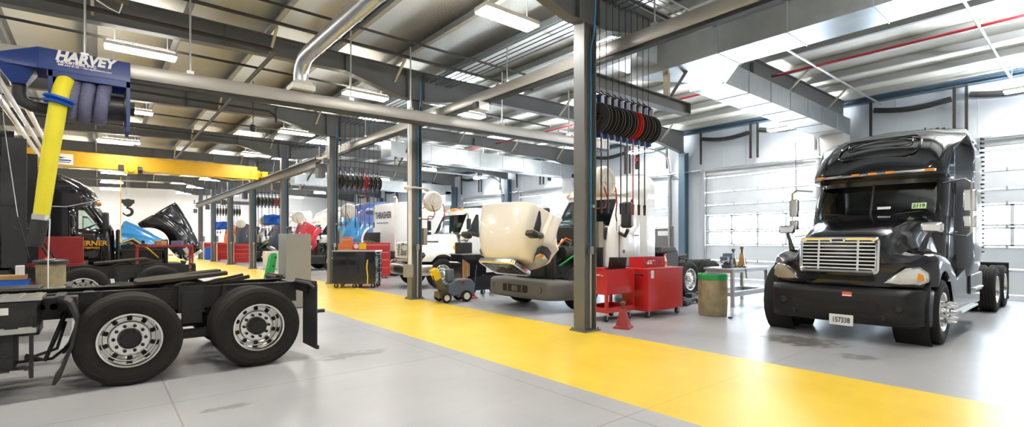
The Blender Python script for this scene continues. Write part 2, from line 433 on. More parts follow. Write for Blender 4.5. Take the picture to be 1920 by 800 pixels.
# ------------------------------------------------------------------ wheels
WM = {}
def wheel_meshes():
    t = MB(); pr = [(.292, -.12), (.32, -.135), (.385, -.150), (.445, -.148), (.478, -.132), (.494, -.112)]
    tr = []
    for h in (-.105, -.055, 0, .055):
        tr += [(.496, h), (.496, h+.038), (.481, h+.041), (.481, h+.049)]
    tr = tr[:-2]
    pr = pr + tr + [(.494, .112), (.478, .132), (.445, .148), (.432, .146), (.427, .150), (.385, .150), (.38, .147), (.32, .135), (.292, .12), (.28, .0)]
    t.lathe(pr, 56, 'Y'); WM['tire'] = t.mesh('tire', 28)
    # dished drive rim: hand holes round the edge of a recessed disc
    def rim(sign, key):
        r = MB()
        if key == 'drive': d = -.05; P = [(.292, .118), (.302, .135), (.296, .142), (.278, .136), (.268, .10), (.262, .02), (.258, d+.01), (.238, d-.012), (.205, d-.006), (.188, d+.008), (.18, d+.018), (.105, d+.018), (.09, d)]
        else: d = .10; P = [(.292, .118), (.302, .135), (.296, .142), (.278, .136), (.268, .10), (.262, .03), (.252, .02), (.236, .045), (.205, .085), (.188, .10), (.18, .105), (.105, .108), (.09, .10)]
        r.lathe(P, 60, 'Y'); return r.mesh('rim', 35)
    WM['rim_drive'] = rim(1, 'drive'); WM['rim_steer'] = rim(1, 'steer')
    for key, y in (('hole_drive', -.0545), ('hole_steer', .066)):
        h = MB()
        for k in range(10):
            a = 2*PI*(k+.5)/10; q = V((.221*math.cos(a), y, .221*math.sin(a))); nn = V((0, 1, 0)) if key == 'hole_drive' else V((.62*math.cos(a), .78, .62*math.sin(a)))
            h.cyl(q-nn*.02, q+nn*.003, .026, n=14)
        WM[key] = h.mesh('hand_hole')
    h = MB()
    h.lathe([(.115, -.05), (.112, .03), (.10, .06), (.098, .085), (.085, .10), (.05, .105), (.001, .105)], 28, 'Y')
    for k in range(10):
        a = 2*PI*k/10; h.cyl((.145*math.cos(a), -.04, .145*math.sin(a)), (.145*math.cos(a), .0, .145*math.sin(a)), .021, .017, 8)
    for k in range(8):
        a = 2*PI*k/8; h.cyl((.088*math.cos(a), .08, .088*math.sin(a)), (.088*math.cos(a), .10, .088*math.sin(a)), .011, n=6)
    WM['hub_drive'] = h.mesh('hub')
    h = MB(); h.lathe([(.095, .09), (.095, .14), (.085, .165), (.04, .18), (.001, .18)], 24, 'Y')
    for k in range(10):
        a = 2*PI*k/10; h.cyl((.145*math.cos(a), .09, .145*math.sin(a)), (.145*math.cos(a), .15, .145*math.sin(a)), .02, .016, 8)
    WM['hub_steer'] = h.mesh('hub')
    h = MB(); h.lathe([(.095, .09), (.095, .16), (.08, .19), (.04, .20), (.001, .20)], 24, 'Y')
    for k in range(10):
        a = 2*PI*k/10; c, s_ = .15*math.cos(a), .15*math.sin(a)
        h.cyl((c, .09, s_), (c, .20, s_), .024, .022, 8); h.cyl((c, .20, s_), (c, .29, s_), .026, .006, 8)
    WM['hub_spiked'] = h.mesh('hub')
wheel_meshes()
for k, mm in (('tire', 'rubber'), ('rim_drive', 'chrome'), ('rim_steer', 'chrome'), ('hole_drive', 'dark'), ('hole_steer', 'dark'), ('hub_drive', 'hub'), ('hub_steer', 'alloy'), ('hub_spiked', 'chrome')):
    WM[k].materials.append(M[mm])
def lobj(name, me, parent, M4=None):
    o = bpy.data.objects.new(name, me); COL.objects.link(o); o.parent = parent
    if M4 is not None: o.matrix_local = M4
    return o
def wheel(parent, x, y, kind, spiked=False, z=.495, steer=0):
    s = 1 if y > 0 else -1
    R = T(x, y, z) @ rotm('Z', (0 if s > 0 else PI)+steer)
    t = lobj('wheel', WM['tire'], parent, R)
    lobj('rim', WM['rim_steer' if kind == 'steer' else 'rim_drive'], t)
    lobj('hand_hole', WM['hole_steer' if kind == 'steer' else 'hole_drive'], t)
    lobj('hub', WM['hub_spiked' if spiked else 'hub_steer' if kind == 'steer' else 'hub_drive'], t)
    return t
def tandem(parent, xs, yo=1.07):
    for x in xs:
        for s in (-1, 1):
            wheel(parent, x, s*yo, 'drive')
            lobj('inner_tire', WM['tire'], parent, T(x, s*(yo-.33), .495))
    a = MB()
    for x in xs:
        a.cyl((x, -.95, .52), (x, .95, .52), .09, n=12); a.ball((x, 0, .52), (.26, .24), 8)
        a.cyl((x, .50, .52), (x, .62, .52), .2, n=16); a.cyl((x, -.62, .52), (x, -.50, .52), .2, n=16)
    a.build('drive_axle', 'chassis', parent)
def smooth(a, b, x):
    t = max(0., min(1., (x-a)/(b-a))); return t*t*(3-2*t)
def lerp(a, b, t): return a+(b-a)*t
def interp(tab, x):
    for (a, p), (b, q) in zip(tab, tab[1:]):
        if x <= b: t = max(0, (x-a)/(b-a)); return p+(q-p)*t
    return tab[-1][1]
# ------------------------------------------------------------------ chassis pieces (local: +x forward, axle of the steered wheels at x = 0)
def frame_rails(root, x0, x1, z=.85):
    f = MB()
    for s in (-1, 1):
        f.box(((x0+x1)/2, s*.43, z), (x1-x0, .012, .27)); f.box(((x0+x1)/2, s*.40, z+.135), (x1-x0, .085, .012)); f.box(((x0+x1)/2, s*.40, z-.135), (x1-x0, .085, .012))
    n = max(2, int((x1-x0)/1.1))
    for k in range(n+1):
        x = x0+.05+(x1-x0-.1)*k/n; f.box((x, 0, z), (.10, .84, .20))
    for s in (-1, 1):
        for k in range(int((x1-x0)/.16)):
            if random.random() < .7: f.cyl((x0+.1+.16*k, s*.436, z+random.choice((-.07, 0, .07))), (x0+.1+.16*k, s*.452, z), .014, n=6)
    f.tube([(x0+.2, .36, z+.06), ((x0+x1)/2, .30, z+.02), (x1-.2, .36, z+.07)], .018, 6)
    f.tube([(x0+.3, -.33, z+.09), ((x0+x1)/2, -.36, z+.05), (x1-.2, -.30, z+.08)], .015, 6)
    return f.build('frame_rails', 'chassis', root)
def suspension(root, xs, z=.9):
    xm = sum(xs)/2
    for s in (-1, 1):
        m = MB()
        m.box((xm, s*.50, z-.06), (.28, .10, .34)); m.box((xm, s*.56, z-.16), (.22, .06, .40))
        m.box((xm, s*.52, .40), (.36, .16, .10)); m.cyl((xm-.2, s*.52, .38), (xm-.2, s*.52, .46), .07, n=12)
        for x in xs:
            m.lathe([(.10, -.14), (.135, -.10), (.14, 0), (.135, .10), (.10, .14)], 16, 'Z', (x-.32, s*.46, .66))
            m.bar((x-.45, s*.50, .45), (x+.35, s*.50, .60), .09, .06)
            m.cyl((x+.3, s*.47, .55), (x+.26, s*.47, 1.0), .03, n=8)
            m.cyl((x+.18, s*.30, .60), (x+.42, s*.26, .66), .095, n=12)
        m.build('suspension', 'chassis', root)
def fifth_wheel(root, x, z=.98):
    m = MB()
    P = [(-.48, -.18), (-.46, -.42), (-.25, -.48), (.25, -.46), (.47, -.36), (.5, 0), (.47, .36), (.25, .46), (-.25, .48), (-.46, .42), (-.48, .18), (-.06, .05), (-.02, 0), (-.06, -.05)]
    W = m.rings([[(x+p*1.05, q, z+.10-.10*p+(.0 if q else 0)) for p, q in P], [(x+p*1.05, q, z+.145-.10*p) for p, q in P]])
    for s in (-1, 1):
        m.prism([(x-.30, z-.02), (x+.30, z-.02), (x+.12, z+.12), (x-.12, z+.12)], 'Y', s*.36-.03, s*.36+.03)
        m.box((x-.1, s*.39, z-.0), (1.5, .10, .03)); m.box((x-.55, s*.2, z+.05), (.5, .05, .05), ry=.2)
    m.box((x, 0, z+.03), (.5, .6, .05)); m.tube([(x-.1, .4, z+.06), (x+.05, .62, z+.08), (x+.15, .66, z+.05)], .012, 6)
    return m.build('fifth_wheel', 'greasy', root, bevel=.006)
def mud_flap(root, x, s, top=1.0, low=.14, y=.9, w=.62):
    m = MB(); m.box((x, s*y, (top+low)/2), (.025, w, top-low)); m.bar((x+.02, s*.4, top+.02), (x+.02, s*(y+w/2), top+.02), .05, .05)
    m.bar((x-.02, s*(y-w/2), low+.02), (x-.02, s*(y+w/2), low+.02), .03, .05); 
    return m.build('mud_flap', 'rubber2', root, bevel=.005)
# ------------------------------------------------------------------ cab shells
def cab(root, p):
    dw = p.get('dw', 0); dxs = p.get('dxs', -1.85); LV = p['levels']; xs = p['xs']; nx = len(xs); nf = 6
    R = []
    for z, xf, xr, w, r in LV:
        half = []
        for t in (0, .34, .67, 1): half.append((xf-.09*t*t*min(1, r/.2), t*(w-r)))
        xc = xf-.09
        for k in (1, 2, 3): a = PI/2*k/4; half.append((xc-r+r*math.cos(a), w-r+r*math.sin(a)))
        for i, q in enumerate(xs): xq = max(xr+.09+.003*(nx-i), min(q, xc-r-.004*i)); half.append((xq, w+dw*smooth(dxs, dxs-.3, xq) if dw else w))
        half.append((xr+.025, w+dw-.025)); half.append((xr, w+dw-.10))
        pts = [(a, -b) for a, b in half[:0:-1]] + half
        R.append([(a, b, z) for a, b in pts])
    n = len(R[0]); mid = n//2
    parts = {k: MB() for k in ('body', 'windscreen', 'side_window', 'door')}
    wl = p['wind']; sl = p['side']; dl = p['doorz']; dx = p['doorx']; sx_ = p['sidex']
    for i in range(len(R)-1):
        for j in range(n):
            key = 'body'; d0 = j-mid; hs = None
            # half index span of this face
            if d0 >= 0: a = d0
            else: a = -d0-1
            if j == n-1: a = 999
            if wl[0] <= i < wl[1] and a < 4: key = 'windscreen'
            elif a != 999 and a >= 6:
                s = a-6-1   # between xs[s] and xs[s+1]; s = -1 lies on the corner
                if sl[0] <= i < sl[1] and sx_[0] <= s < sx_[1]: key = 'side_window'
                elif dl[0] <= i < dl[1] and dx[0] <= s < dx[1]: key = 'door'
            q = parts[key]; A, B = R[i], R[i+1]; jn = (j+1) % n
            q.face([q.v(A[j]), q.v(A[jn]), q.v(B[jn]), q.v(B[j])])
    parts['body'].face([parts['body'].v(q) for q in R[-1]])
    body = parts['body'].build(p.get('bodyname', 'cab_body'), p['paint'], root, angle=40)
    ws = parts['windscreen'].build('windscreen', 'windscreen', root, angle=60)
    # doors and side windows, one mesh per side
    for key, mt in (('door', p['paint']), ('side_window', 'sideglass')):
        src = parts[key]; bm = src.bm
        for s in (-1, 1):
            q = MB()
            for f in bm.faces:
                c = f.calc_center_median()
                if c.y*s > 0: q.face([q.v((v.co.x, v.co.y+(s*.004 if key == 'door' else 0), v.co.z)) for v in f.verts])
            o = q.build(key, mt, root, angle=40, solid=.02 if key == 'door' else 0)
            if key == 'door':
                h = MB(); w = p['w']; xh = xs[dx[1]]+.10
                h.tube([(xh-.06, s*(w+.01), p['hz']), (xh-.05, s*(w+.04), p['hz']), (xh+.07, s*(w+.04), p['hz']), (xh+.08, s*(w+.01), p['hz'])], .014, 8)
                h.build('door_handle', 'chrome' if p['paint'] == 'black' else 'black2', o)
                g = MB(); x0, x1 = xs[dx[0]], xs[dx[1]]; z0, z1 = LV[dl[0]][0], p['winz'][1]+.08
                zz = w+.006
                for a_, b_ in (((x1, z0), (x1, z1)), ((x0, z0), (x0, p['winz'][0])), ((x0, z0), (x1, z0))):
                    g.bar((a_[0], s*zz, a_[1]), (b_[0], s*zz, b_[1]), .012, .012, (0, 1, 0))
                g.build('door_seal', 'rubber2', o)
        bm.free()
    x0, x1 = xs[sx_[0]], xs[sx_[1]]; z0, z1 = p['winz']
    return body, ws
def interior(root, p):
    x, z = p['wx'], p['wz']
    m = MB(); m.box((x-.35, 0, z-.22), (.55, 1.75, .34)); m.box((x-.2, 0, z-.02), (.30, 1.6, .06)); m.build('dashboard', 'seat', root, bevel=.03)
    for s in (-1, 1):
        m = MB(); m.box((x-1.15, s*.55, z-.55), (.5, .5, .18)); m.box((x-1.38, s*.55, z-.12), (.16, .5, .75), ry=-.12); m.box((x-1.42, s*.55, z+.34), (.12, .28, .2)); m.build('seat', 'seat', root, bevel=.05)
    m = MB(); Rm = T(x-.66, .55, z+.06) @ rotm('Y', -.45)
    m.tube([Rm @ V((.23*math.cos(2*PI*k/24), .23*math.sin(2*PI*k/24), 0)) for k in range(24)], .016, 8, closed=True)
    for k in range(3):
        a = 2*PI*k/3+.5; m.cyl(Rm @ V((0, 0, -.03)), Rm @ V((.22*math.cos(a), .22*math.sin(a), 0)), .014, n=6)
    m.cyl(Rm @ V((0, 0, 0)), Rm @ V((.0, 0, -.4)), .03); m.build('steering_wheel', 'hub', root)
    m = MB(); m.box((p.get('backx', x-1.75), 0, z-.1), (.04, 1.9, 2.2)); m.build('curtain', 'seat', root)
# hood and front wings; returns the hood object, whose frame sits on the hinge
def hood(root, p):
    xn, xc = p['xn'], p['xc']; zn, zc = p['zn'], p['zc']; W = p['hw']; px, pz = p.get('pivot', (xn, .75)); ang = p.get('open', 0)
    st = [xn, xn-.03, xn-.10, xn-.2, .61, .55, .42, .22, 0, -.22, -.42, -.55, -.615, xc+.08, xc]
    st = sorted({q for q in st if q >= xc-1e-6}, reverse=True); rows = []
    nh = p.get('noseh', .15); ft = p.get('ft', .47); sh = p.get('shoulder', (.80, .56))
    def zfun(x): return lerp(zc, zn, (x-xc)/(xn-xc)) + .05*math.sin(PI*(x-xc)/(xn-xc))
    for x in st:
        s = (x-xc)/(xn-xc); e = smooth(xn-.25, xn, x)
        z0 = zfun(x)-.10*e*e; ys = lerp(sh[0], sh[1], s)
        yo = W-.16*smooth(.45, xn, x)**2; zf = .95+ft*math.sqrt(max(.05, 1-(x/1.02)**2))
        zf = max(zf, 1.0); zb = .52+math.sqrt(max(0, .62**2-x*x)) if abs(x) < .62 else (.90 if x > 0 else .66)
        zb = min(zb, zf-.12); zb = max(zb, .66 if x < 0 else .90)
        zs = max(z0-.22, zf+.02)
        r = [(0, z0), (ys*.55, z0-.012), (ys*.9, z0-.05), (ys+.03, zs), (ys+.09, zf+.015), (lerp(ys+.12, yo, .45), zf+.03), (yo-.07, zf-.03), (yo, zf-.11), (yo+.005, (zf-.11+zb)/2-.02), (yo, zb)]
        sw = p.get('sweep', .34)*smooth(.2, xn, x)
        rows.append([(x-sw*(y/W)**2.2 if y > .5 else x-sw*(y/W)**2.2, y, z) for y, z in r])
    bm = MB(T(-px, 0, -pz))
    full = [[(a, -b, c) for a, b, c in r[:0:-1]]+r for r in rows]
    Wv = bm.grid(full)
    f = full[0]
    low = [(f[-1][0], f[-1][1], f[-1][2]), (xn-.08, .5, .88), (xn-.06, 0, .88), (xn-.08, -.5, .88)]
    ctr = bm.v((xn, 0, 1.2)); seq = Wv[0]; lv = [bm.v(q) for q in low[1:]]
    ring = seq+lv
    for k in range(len(ring)): bm.face([ring[k], ring[(k+1) % len(ring)], ctr])
    H = T(px, 0, pz) @ rotm('Y', ang)
    o = bm.build('hood', p['paint'], root, subd=1, M4=H, angle=48)
    if ang: o.modifiers.clear(); k = o.modifiers.new('s', 'SOLIDIFY'); k.thickness = .03; k.offset = -1; k = o.modifiers.new('subd', 'SUBSURF'); k.levels = k.render_levels = 1
    return o, T(-px, 0, -pz)
def grille(ho, L, x, y, z, w, h, bars, frame='chrome', bar='chrome', backm='dark', tilt=0, vert=2, rim=.045, name='grille'):
    m = MB(L @ T(x, y, z) @ rotm('Y', -tilt))
    def ring(wd, hd, xo): return [(xo, a, b) for a, b in rrect(wd, hd, .07, 4)]
    m.rings([ring(w, h, -.06), ring(w+.02, h+.02, .02), ring(w-.02, h-.02, .045), ring(w-2*rim, h-2*rim, .03), ring(w-2*rim-.01, h-2*rim-.01, -.03)], True, (False, False))
    g = m.build(name, frame, ho)
    m = MB(L @ T(x, y, z) @ rotm('Y', -tilt)); m.prism([(a, b) for a, b in rrect(w-2*rim, h-2*rim, .06, 3)], 'X', -.05, -.025); m.build('grille_mesh', backm, g)
    m = MB(L @ T(x, y, z) @ rotm('Y', -tilt)); hh = h-2*rim
    for k in range(bars):
        zz = -hh/2+hh*(k+.5)/bars; m.box((.008, 0, zz), (.03, w-2*rim+.01, hh/bars*.36))
    for k in range(vert): m.box((-.005, (w*.5)*(-1 if k else 1)*.5, 0), (.03, .03, hh))
    m.build('grille_bar', bar, g)
    return g
def lamp(ho, L, pts, xf, th, lens='lens', bezel='chrome', name='headlight'):
    """pts: outline in (y, z); xf(y, z): depth of the wing there"""
    c = (sum(a for a, b in pts)/len(pts), sum(b for a, b in pts)/len(pts))
    gr = lambda k: [(c[0]+(a-c[0])*k, c[1]+(b-c[1])*k) for a, b in pts]
    m = MB(L)
    def ring(k, d): return [(xf(a, b)+d, a, b) for a, b in gr(k)]
    m.rings([ring(1.0, -.08), ring(1.0, th), ring(.9, th+.012)], True, (False, True))
    o = m.build(name, bezel, ho)
    m = MB(L); m.rings([ring(.88, th-.02), ring(.86, th+.018), ring(.6, th+.03)], True, (False, True)); m.build('lamp_lens', lens, o)
    return o
def bumper(root, p):
    xb, w, z0, z1 = p['xb'], p['bw'], p['bz'][0], p['bz'][1]; th = .12
    def plan(k, off=0):
        out = []
        for t in [q/12 for q in range(-12, 13)]:
            y = t*w; x = xb-.10*t*t-(.34*max(0, abs(t)-.80)/.2*max(0, abs(t)-.80)/.2)
            out.append((x-off, y))
        return [(xb-.72, -w*1.0)]+out+[(xb-.72, w*1.0)]
    m = MB(); A = plan(0)
    def lvl(z, ins): return [(x-ins, y*(1-ins*.35), z) for x, y in A]
    m.rings([lvl(z0, .05), lvl(z0+.04, .012), lvl(z0+.12, 0), lvl(z1-.10, 0), lvl(z1-.03, .012), lvl(z1, .06)], True, (True, True))
    return m.build('bumper', p.get('bpaint', 'black'), root, angle=50)
def vpanel(pts, axis, a, b, mb=None):
    m = mb or MB(); m.prism(pts, axis, a, b); return m
# ------------------------------------------------------------------ the black road tractor in the right-hand bay
def stretch_mirror(root, x, w, z, s, mt='chrome'):
    m = MB(); y0, y1 = s*(w+.0), s*(w+.36)
    m.tube([(x, y0, z+.42), (x+.05, y1-s*.08, z+.46), (x+.06, y1, z+.40), (x+.06, y1, z-.42), (x+.05, y1-s*.06, z-.48), (x, y0, z-.44)], .016, 8)
    o = m.build('mirror_arm', mt, root)
    m = MB(); m.box((x+.02, y1-s*.02, z+.10), (.09, .17, .36)); m.box((x+.02, y1-s*.02, z-.24), (.09, .17, .20)); m.build('mirror_head', mt, o, bevel=.02)
    return o
t1 = thing('semi_truck', 'black sleeper road tractor with chrome grille facing the yellow lane in the nearest right bay', 'truck', (10.0, 2.78, 0), PI)
P1 = dict(paint='black', w=1.035, dw=.20, dxs=-1.78, xs=[-1.10, -1.30, -1.60, -1.82, -2.05, -2.4, -2.8, -3.1], wind=(3, 5), side=(3, 5), doorz=(0, 5), doorx=(0, 3), sidex=(0, 2), hz=1.75, winz=(2.02, 2.6),
    levels=[(.95, -.84, -3.3, .98, .12), (1.35, -.84, -3.3, 1.035, .16), (1.7, -.84, -3.3, 1.035, .2), (2.0, -.86, -3.3, 1.035, .22), (2.32, -1.0, -3.3, 1.035, .22), (2.62, -1.12, -3.3, 1.025, .24), (2.70, -1.12, -3.3, 1.025, .26),
            (2.74, -.88, -3.3, 1.035, .26), (2.86, -.86, -3.3, 1.035, .30), (3.02, -.98, -3.3, 1.035, .34), (3.25, -1.18, -3.3, 1.025, .40), (3.48, -1.48, -3.3, .96, .45), (3.66, -1.88, -3.3, .90, .48), (3.77, -2.3, -3.3, .80, .48), (3.81, -2.55, -3.28, .66, .4)])
cab(t1, P1); interior(t1, dict(wx=-.85, wz=2.0, backx=-2.3))
h1, L1 = hood(t1, dict(paint='black', xn=.84, xc=-.86, zn=1.68, zc=2.08, hw=1.18, shoulder=(.86, .60)))
g1 = grille(h1, L1, .845, 0, 1.36, 1.10, .56, 8, tilt=.10)
m = MB(L1); m.prism(rrect(.22, .055, .027, 4, 0, 1.60), 'X', .82, .875); e = m.build('emblem', 'chrome', g1)
m = MB(L1); m.prism(rrect(.16, .03, .014, 4, 0, 1.60), 'X', .87, .878); m.build('emblem_field', 'dark', e)
m = MB(L1); m.prism(rrect(.95, .085, .03, 4, 0, 1.0), 'X', .74, .80); m.build('air_slot', 'dark', h1)
xw = lambda y, z: .84-.34*(min(1.2, abs(y))/1.18)**2.2-.10*max(0, abs(y)-.8)
for s in (-1, 1):
    pts = [(s*.60, .945), (s*.78, .925), (s*1.0, .93), (s*1.095, .98), (s*1.09, 1.11), (s*1.0, 1.20), (s*.85, 1.175), (s*.71, 1.07)]
    pts = pts if s > 0 else pts[::-1]
    lamp(h1, L1, pts, xw, .05, 'lens' if s > 0 else 'lensdull')
    if s > 0:
        m = MB(L1); m.rings([[(xw(a, c)+.03, a, c) for a, c in ((.98, .985), (1.06, 1.0), (1.05, 1.09), (.99, 1.12))], [(xw(a, c)+.09, a, c) for a, c in ((.98, .985), (1.05, 1.0), (1.04, 1.08), (.99, 1.11))]]); m.build('turn_lamp', 'amber', h1)
    # hood mirrors
    m = MB(L1); m.tube([(.20, s*.93, 1.42), (.16, s*.99, 1.62), (.14, s*1.03, 1.72)], [.05, .035, .03], 8)
    o = m.build('mirror_stalk', 'black2', h1)
    m = MB(L1); m.box((.12, s*1.05, 1.80), (.10, .27, .15)); m.build('hood_mirror', 'chrome', o, bevel=.03)
bo = bumper(t1, dict(xb=.96, bw=1.13, bz=(.30, .86), bpaint='bumperblack'))
m = MB(); m.prism(rrect(1.2, .15, .05, 4, -.05, .57), 'X', .85, .962); m.build('bumper_opening', 'dark', bo)
for s in (-1, 1):
    m = MB()
    xx = .96-.10*.55
    for y, z, r in ((s*.80, .58, .062), (s*.62, .42, .04)): m.lathe([(r, -.04), (r, .0), (r*.85, .015), (r*.8, .0), (.001, .006)], 20, 'X', (.965-.10*(y/1.2)**2, y, z))
    m.build('fog_lamp', 'rubber2', bo)
m = MB(); m.box((.965, .08, .34), (.015, .33, .17)); pl = m.build('licence_plate', 'paper', bo, bevel=.004)
text('157338', .115, 'blacktext', pl, T(.974, .08, .335) @ rotm('Z', PI/2) @ rotm('X', PI/2), 'plate_number', bold=.002, sx=.72)
m = MB(); m.box((.965, .16, .755), (.01, .13, .07)); st = m.build('bumper_sticker', 'signred', bo)
m = MB(); m.box((.968, .16, .735), (.008, .12, .02)); m.build('sticker_band', 'paper', st)
# visor strip and marker lamps
m = MB(); m.tube([(-.855-.07*(q/1.0)**2*1.4, q, 2.80) for q in [k/8*.92 for k in range(-8, 9)]], .028, 8); vs = m.build('visor_strip', 'chrome', t1)
for y in (-.82, -.22, 0.04, .30, .84):
    m = MB(); m.box((-.83-.07*y*y*1.4, y, 2.805), (.05, .13, .045)); m.build('marker_lamp', 'amber', vs, bevel=.01)
m = MB(); m.bar((-.855, 0, 2.0), (-1.10, 0, 2.64), .03, .02); m.build('windscreen_divider', 'rubber2', t1)
for s in (-1, 1):
    m = MB(); m.tube([(-.80, s*.12, 2.0), (-.83, s*.45, 2.07), (-.87, s*.75, 2.10)], .012, 6); m.build('wiper', 'rubber2', t1)
# raised outline pressed into the roof cap
def roofx(z): return interp([(l[0], l[1]) for l in P1['levels']], z)
m = MB()
def rp(y, z): return (roofx(z)-.09*min(1, (y/.62)**2)+.02, y, z+.012)
m.tube([rp(a, c) for a, c in rrect(1.25, .42, .16, 5, 0, 3.33)], .018, 6, closed=True)
m.tube([rp(a, c) for a, c in rrect(1.0, .16, .06, 5, 0, 3.42)], .010, 6, closed=True); m.build('roof_pressing', 'black', t1)
# stickers on the glass
m = MB(); m.box((-.985, .68, 2.20), (.012, .20, .11), ry=-.40); sk = m.build('windscreen_sticker', 'green2', t1)
text('2119', .085, 'blacktext', sk, T(-.974, .68, 2.20) @ rotm('Z', PI/2) @ rotm('X', PI/2-.40), 'sticker_number', bold=.002)
m = MB(); m.box((-.93, .19, 2.18), (.01, .20, .05), ry=-.4); m.build('windscreen_label', 'paper', t1)
for s in (-1, 1): stretch_mirror(t1, -1.0, 1.0, 2.15, s)
# black saw-tooth flow tabs along the rear edge
m = MB()
for k in range(26):
    z = 1.35+k*.088
    for s in (-1, 1): m.rings([[(-3.22, s*1.19, z), (-3.30, s*1.19, z), (-3.30, s*1.19, z+.05), (-3.22, s*1.19, z+.05)], [(-3.24, s*1.235, z+.02), (-3.31, s*1.245, z+.01), (-3.31, s*1.245, z+.04), (-3.24, s*1.235, z+.03)]])
for k in range(20): m.box((-3.23, -.95+k*.1, 3.85-max(0, abs(-.95+k*.1)-.62)*.55), (.10, .05, .10))
m.build('flow_tab_strip', 'rubber2', t1)
# sleeper side window, grab rail, skirts, steps, deck
for s in (-1, 1):
    m = MB()
    m.prism(rrect(.36, .50, .12, 4, -2.75, 3.15), 'Y', s*1.175, s*1.205)
    m.build('sleeper_window', 'black2', t1)
for s in (-1, 1):
    m = MB()
    m.prism([(-.78, .92), (-1.3, .98), (-1.9, 1.10), (-2.2, 1.10), (-2.2, .62), (-3.45, .62), (-3.45, .38), (-.82, .38)], 'Y', s*.82, s*1.16)
    m.box((-2.85, s*.98, .80), (1.3, .42, .36))
    m.build('side_skirt', 'black', t1, bevel=.02)
for s in (-1, 1):
    m = MB()
    m.box((-1.65, s*1.18, .42), (1.6, .16, .03)); m.box((-2.95, s*1.12, .70), (.9, .2, .025))
    for k in range(5): m.box((-1.65, s*(1.115+k*.032), .44), (1.55, .008, .012))
    m.build('step_plate', 'alloy', t1)
frame_rails(t1, -7.3, .55); suspension(t1, (-5.45, -6.80)); tandem(t1, (-5.45, -6.80)); fifth_wheel(t1, -6.0)
for s in (-1, 1): wheel(t1, 0, s*1.03, 'steer', True, steer=0); mud_flap(t1, -7.45, s)
m = MB(); m.cyl((0, -.95, .5), (0, .95, .5), .06); m.box((0, 0, .56), (.12, 1.7, .12)); m.build('front_axle', 'chassis', t1)
m = MB(); m.box((.05, 0, 1.05), (1.2, .8, .7)); m.build('engine', 'dark', t1)
for s in (-1, 1):
    m = MB()
    m.lathe([(.64, -.3), (.66, .16)], 24, 'Y', (0, s*.95, .52))
    m.build('wheel_arch_liner', 'dark', t1)
m = MB(); m.tube([(-2.4, .5, 3.7), (-2.42, .5, 3.78), (-2.43, .5, 3.80)], .01, 6); m.tube([(-.98, -1.3, 2.58), (-.98, -1.31, 3.6)], .006, 6); m.build('antenna', 'rubber2', t1)
# ------------------------------------------------------------------ near chassis on the left: only its tail reaches the picture
c1 = thing('truck_chassis', 'bare black tractor tail with two polished wheels in the left foreground', 'truck', (.92, 8.1, 0), PI)
frame_rails(c1, -1.32, 4.5); suspension(c1, (.65, -.65)); tandem(c1, (.65, -.65)); fifth_wheel(c1, 0.05)
mud_flap(c1, -1.36, 1, 1.0, .12, .93, .56); mud_flap(c1, -1.36, -1, 1.0, .12, .93, .56)
m = MB(); m.box((-1.36, 0, .92), (.08, 1.9, .10))
for s in (-1, 1):
    m.box((-1.41, s*.62, .95), (.04, .12, .10)); m.cyl((-1.40, s*1.1, .62), (-1.5, s*1.1, .62), .025)
    m.tube([(-1.3, s*.5, 1.0), (-1.30, s*1.15, 1.0), (-1.33, s*1.22, .95)], .03, 8)
m.build('rear_crossmember', 'chassis', c1)
def quarter_flap(root, x, s):
    m = MB(); pts = [(x+.12, 1.02), (x+.02, .95), (x-.04, .75), (x+.0, .50), (x+.10, .18), (x+.14, .12)]
    for (a, b), (c, d) in zip(pts, pts[1:]): m.rings([[(a, s*.62, b), (a, s*1.22, b), (a+.03, s*1.22, b), (a+.03, s*.62, b)], [(c, s*.62, d), (c, s*1.22, d), (c+.03, s*1.22, d), (c+.03, s*.62, d)]])
    m.bar((x+.1, s*.45, .98), (x+.1, s*1.2, 1.0), .05, .05)
    return m.build('mud_flap', 'rubber2', root)
quarter_flap(c1, 1.12, 1); quarter_flap(c1, 1.12, -1)
m = MB(); m.box((2.5, -.88, .70), (2.0, .62, .6)); m.build('air_tank_box', 'chassis', c1, bevel=.01)
m = MB(); m.box((2.55, .88, .84), (2.3, .62, .30))
for k in range(4): m.cyl((1.30+.10*k, .55, .87), (1.30+.10*k, .70, .87), .045, n=10)
m.box((1.35, .55, .85), (.5, .3, .24)); m.build('battery_box', 'chassis', c1, bevel=.01)
m = MB(); m.box((2.66, .90, 1.01), (2.6, .62, .03))
for k in range(20): m.box((1.42+.13*k, .90, 1.028), (.05, .56, .008))
m.build('deck_plate', 'alloy', c1)
for z, x0 in ((.70, 1.40), (.28, 1.46)):
    m = MB(); m.box((x0+.9, 1.12, z), (1.8, .22, .05))
    for k in range(9): m.box((x0+.08+.2*k, 1.12, z+.03), (.10, .2, .012))
    m.build('step', 'alloy', c1)
m = MB(); m.box((2.5, .90, .5), (1.85, .45, .42)); m.box((1.44, 1.18, .52), (.03, .06, .6)); m.tube([(1.2, .75, .8), (1.28, .9, .55), (1.35, 1.0, .35), (1.5, 1.0, .42)], .022, 8); m.tube([(1.2, .75, .7), (1.26, .95, .45), (1.5, 1.02, .38)], .016, 8)
m.tube([(1.1, .7, .5), (1.3, .9, .34), (1.6, .9, .34)], .016, 8); m.build('step_frame', 'chassis', c1)
m = MB(); m.box((1.68, 1.20, .90), (.16, .012, .07)); d = m.build('warning_label', 'paper', c1)
m = MB(); m.box((1.73, 1.208, .90), (.05, .012, .065)); m.build('label_panel', 'signred', d)
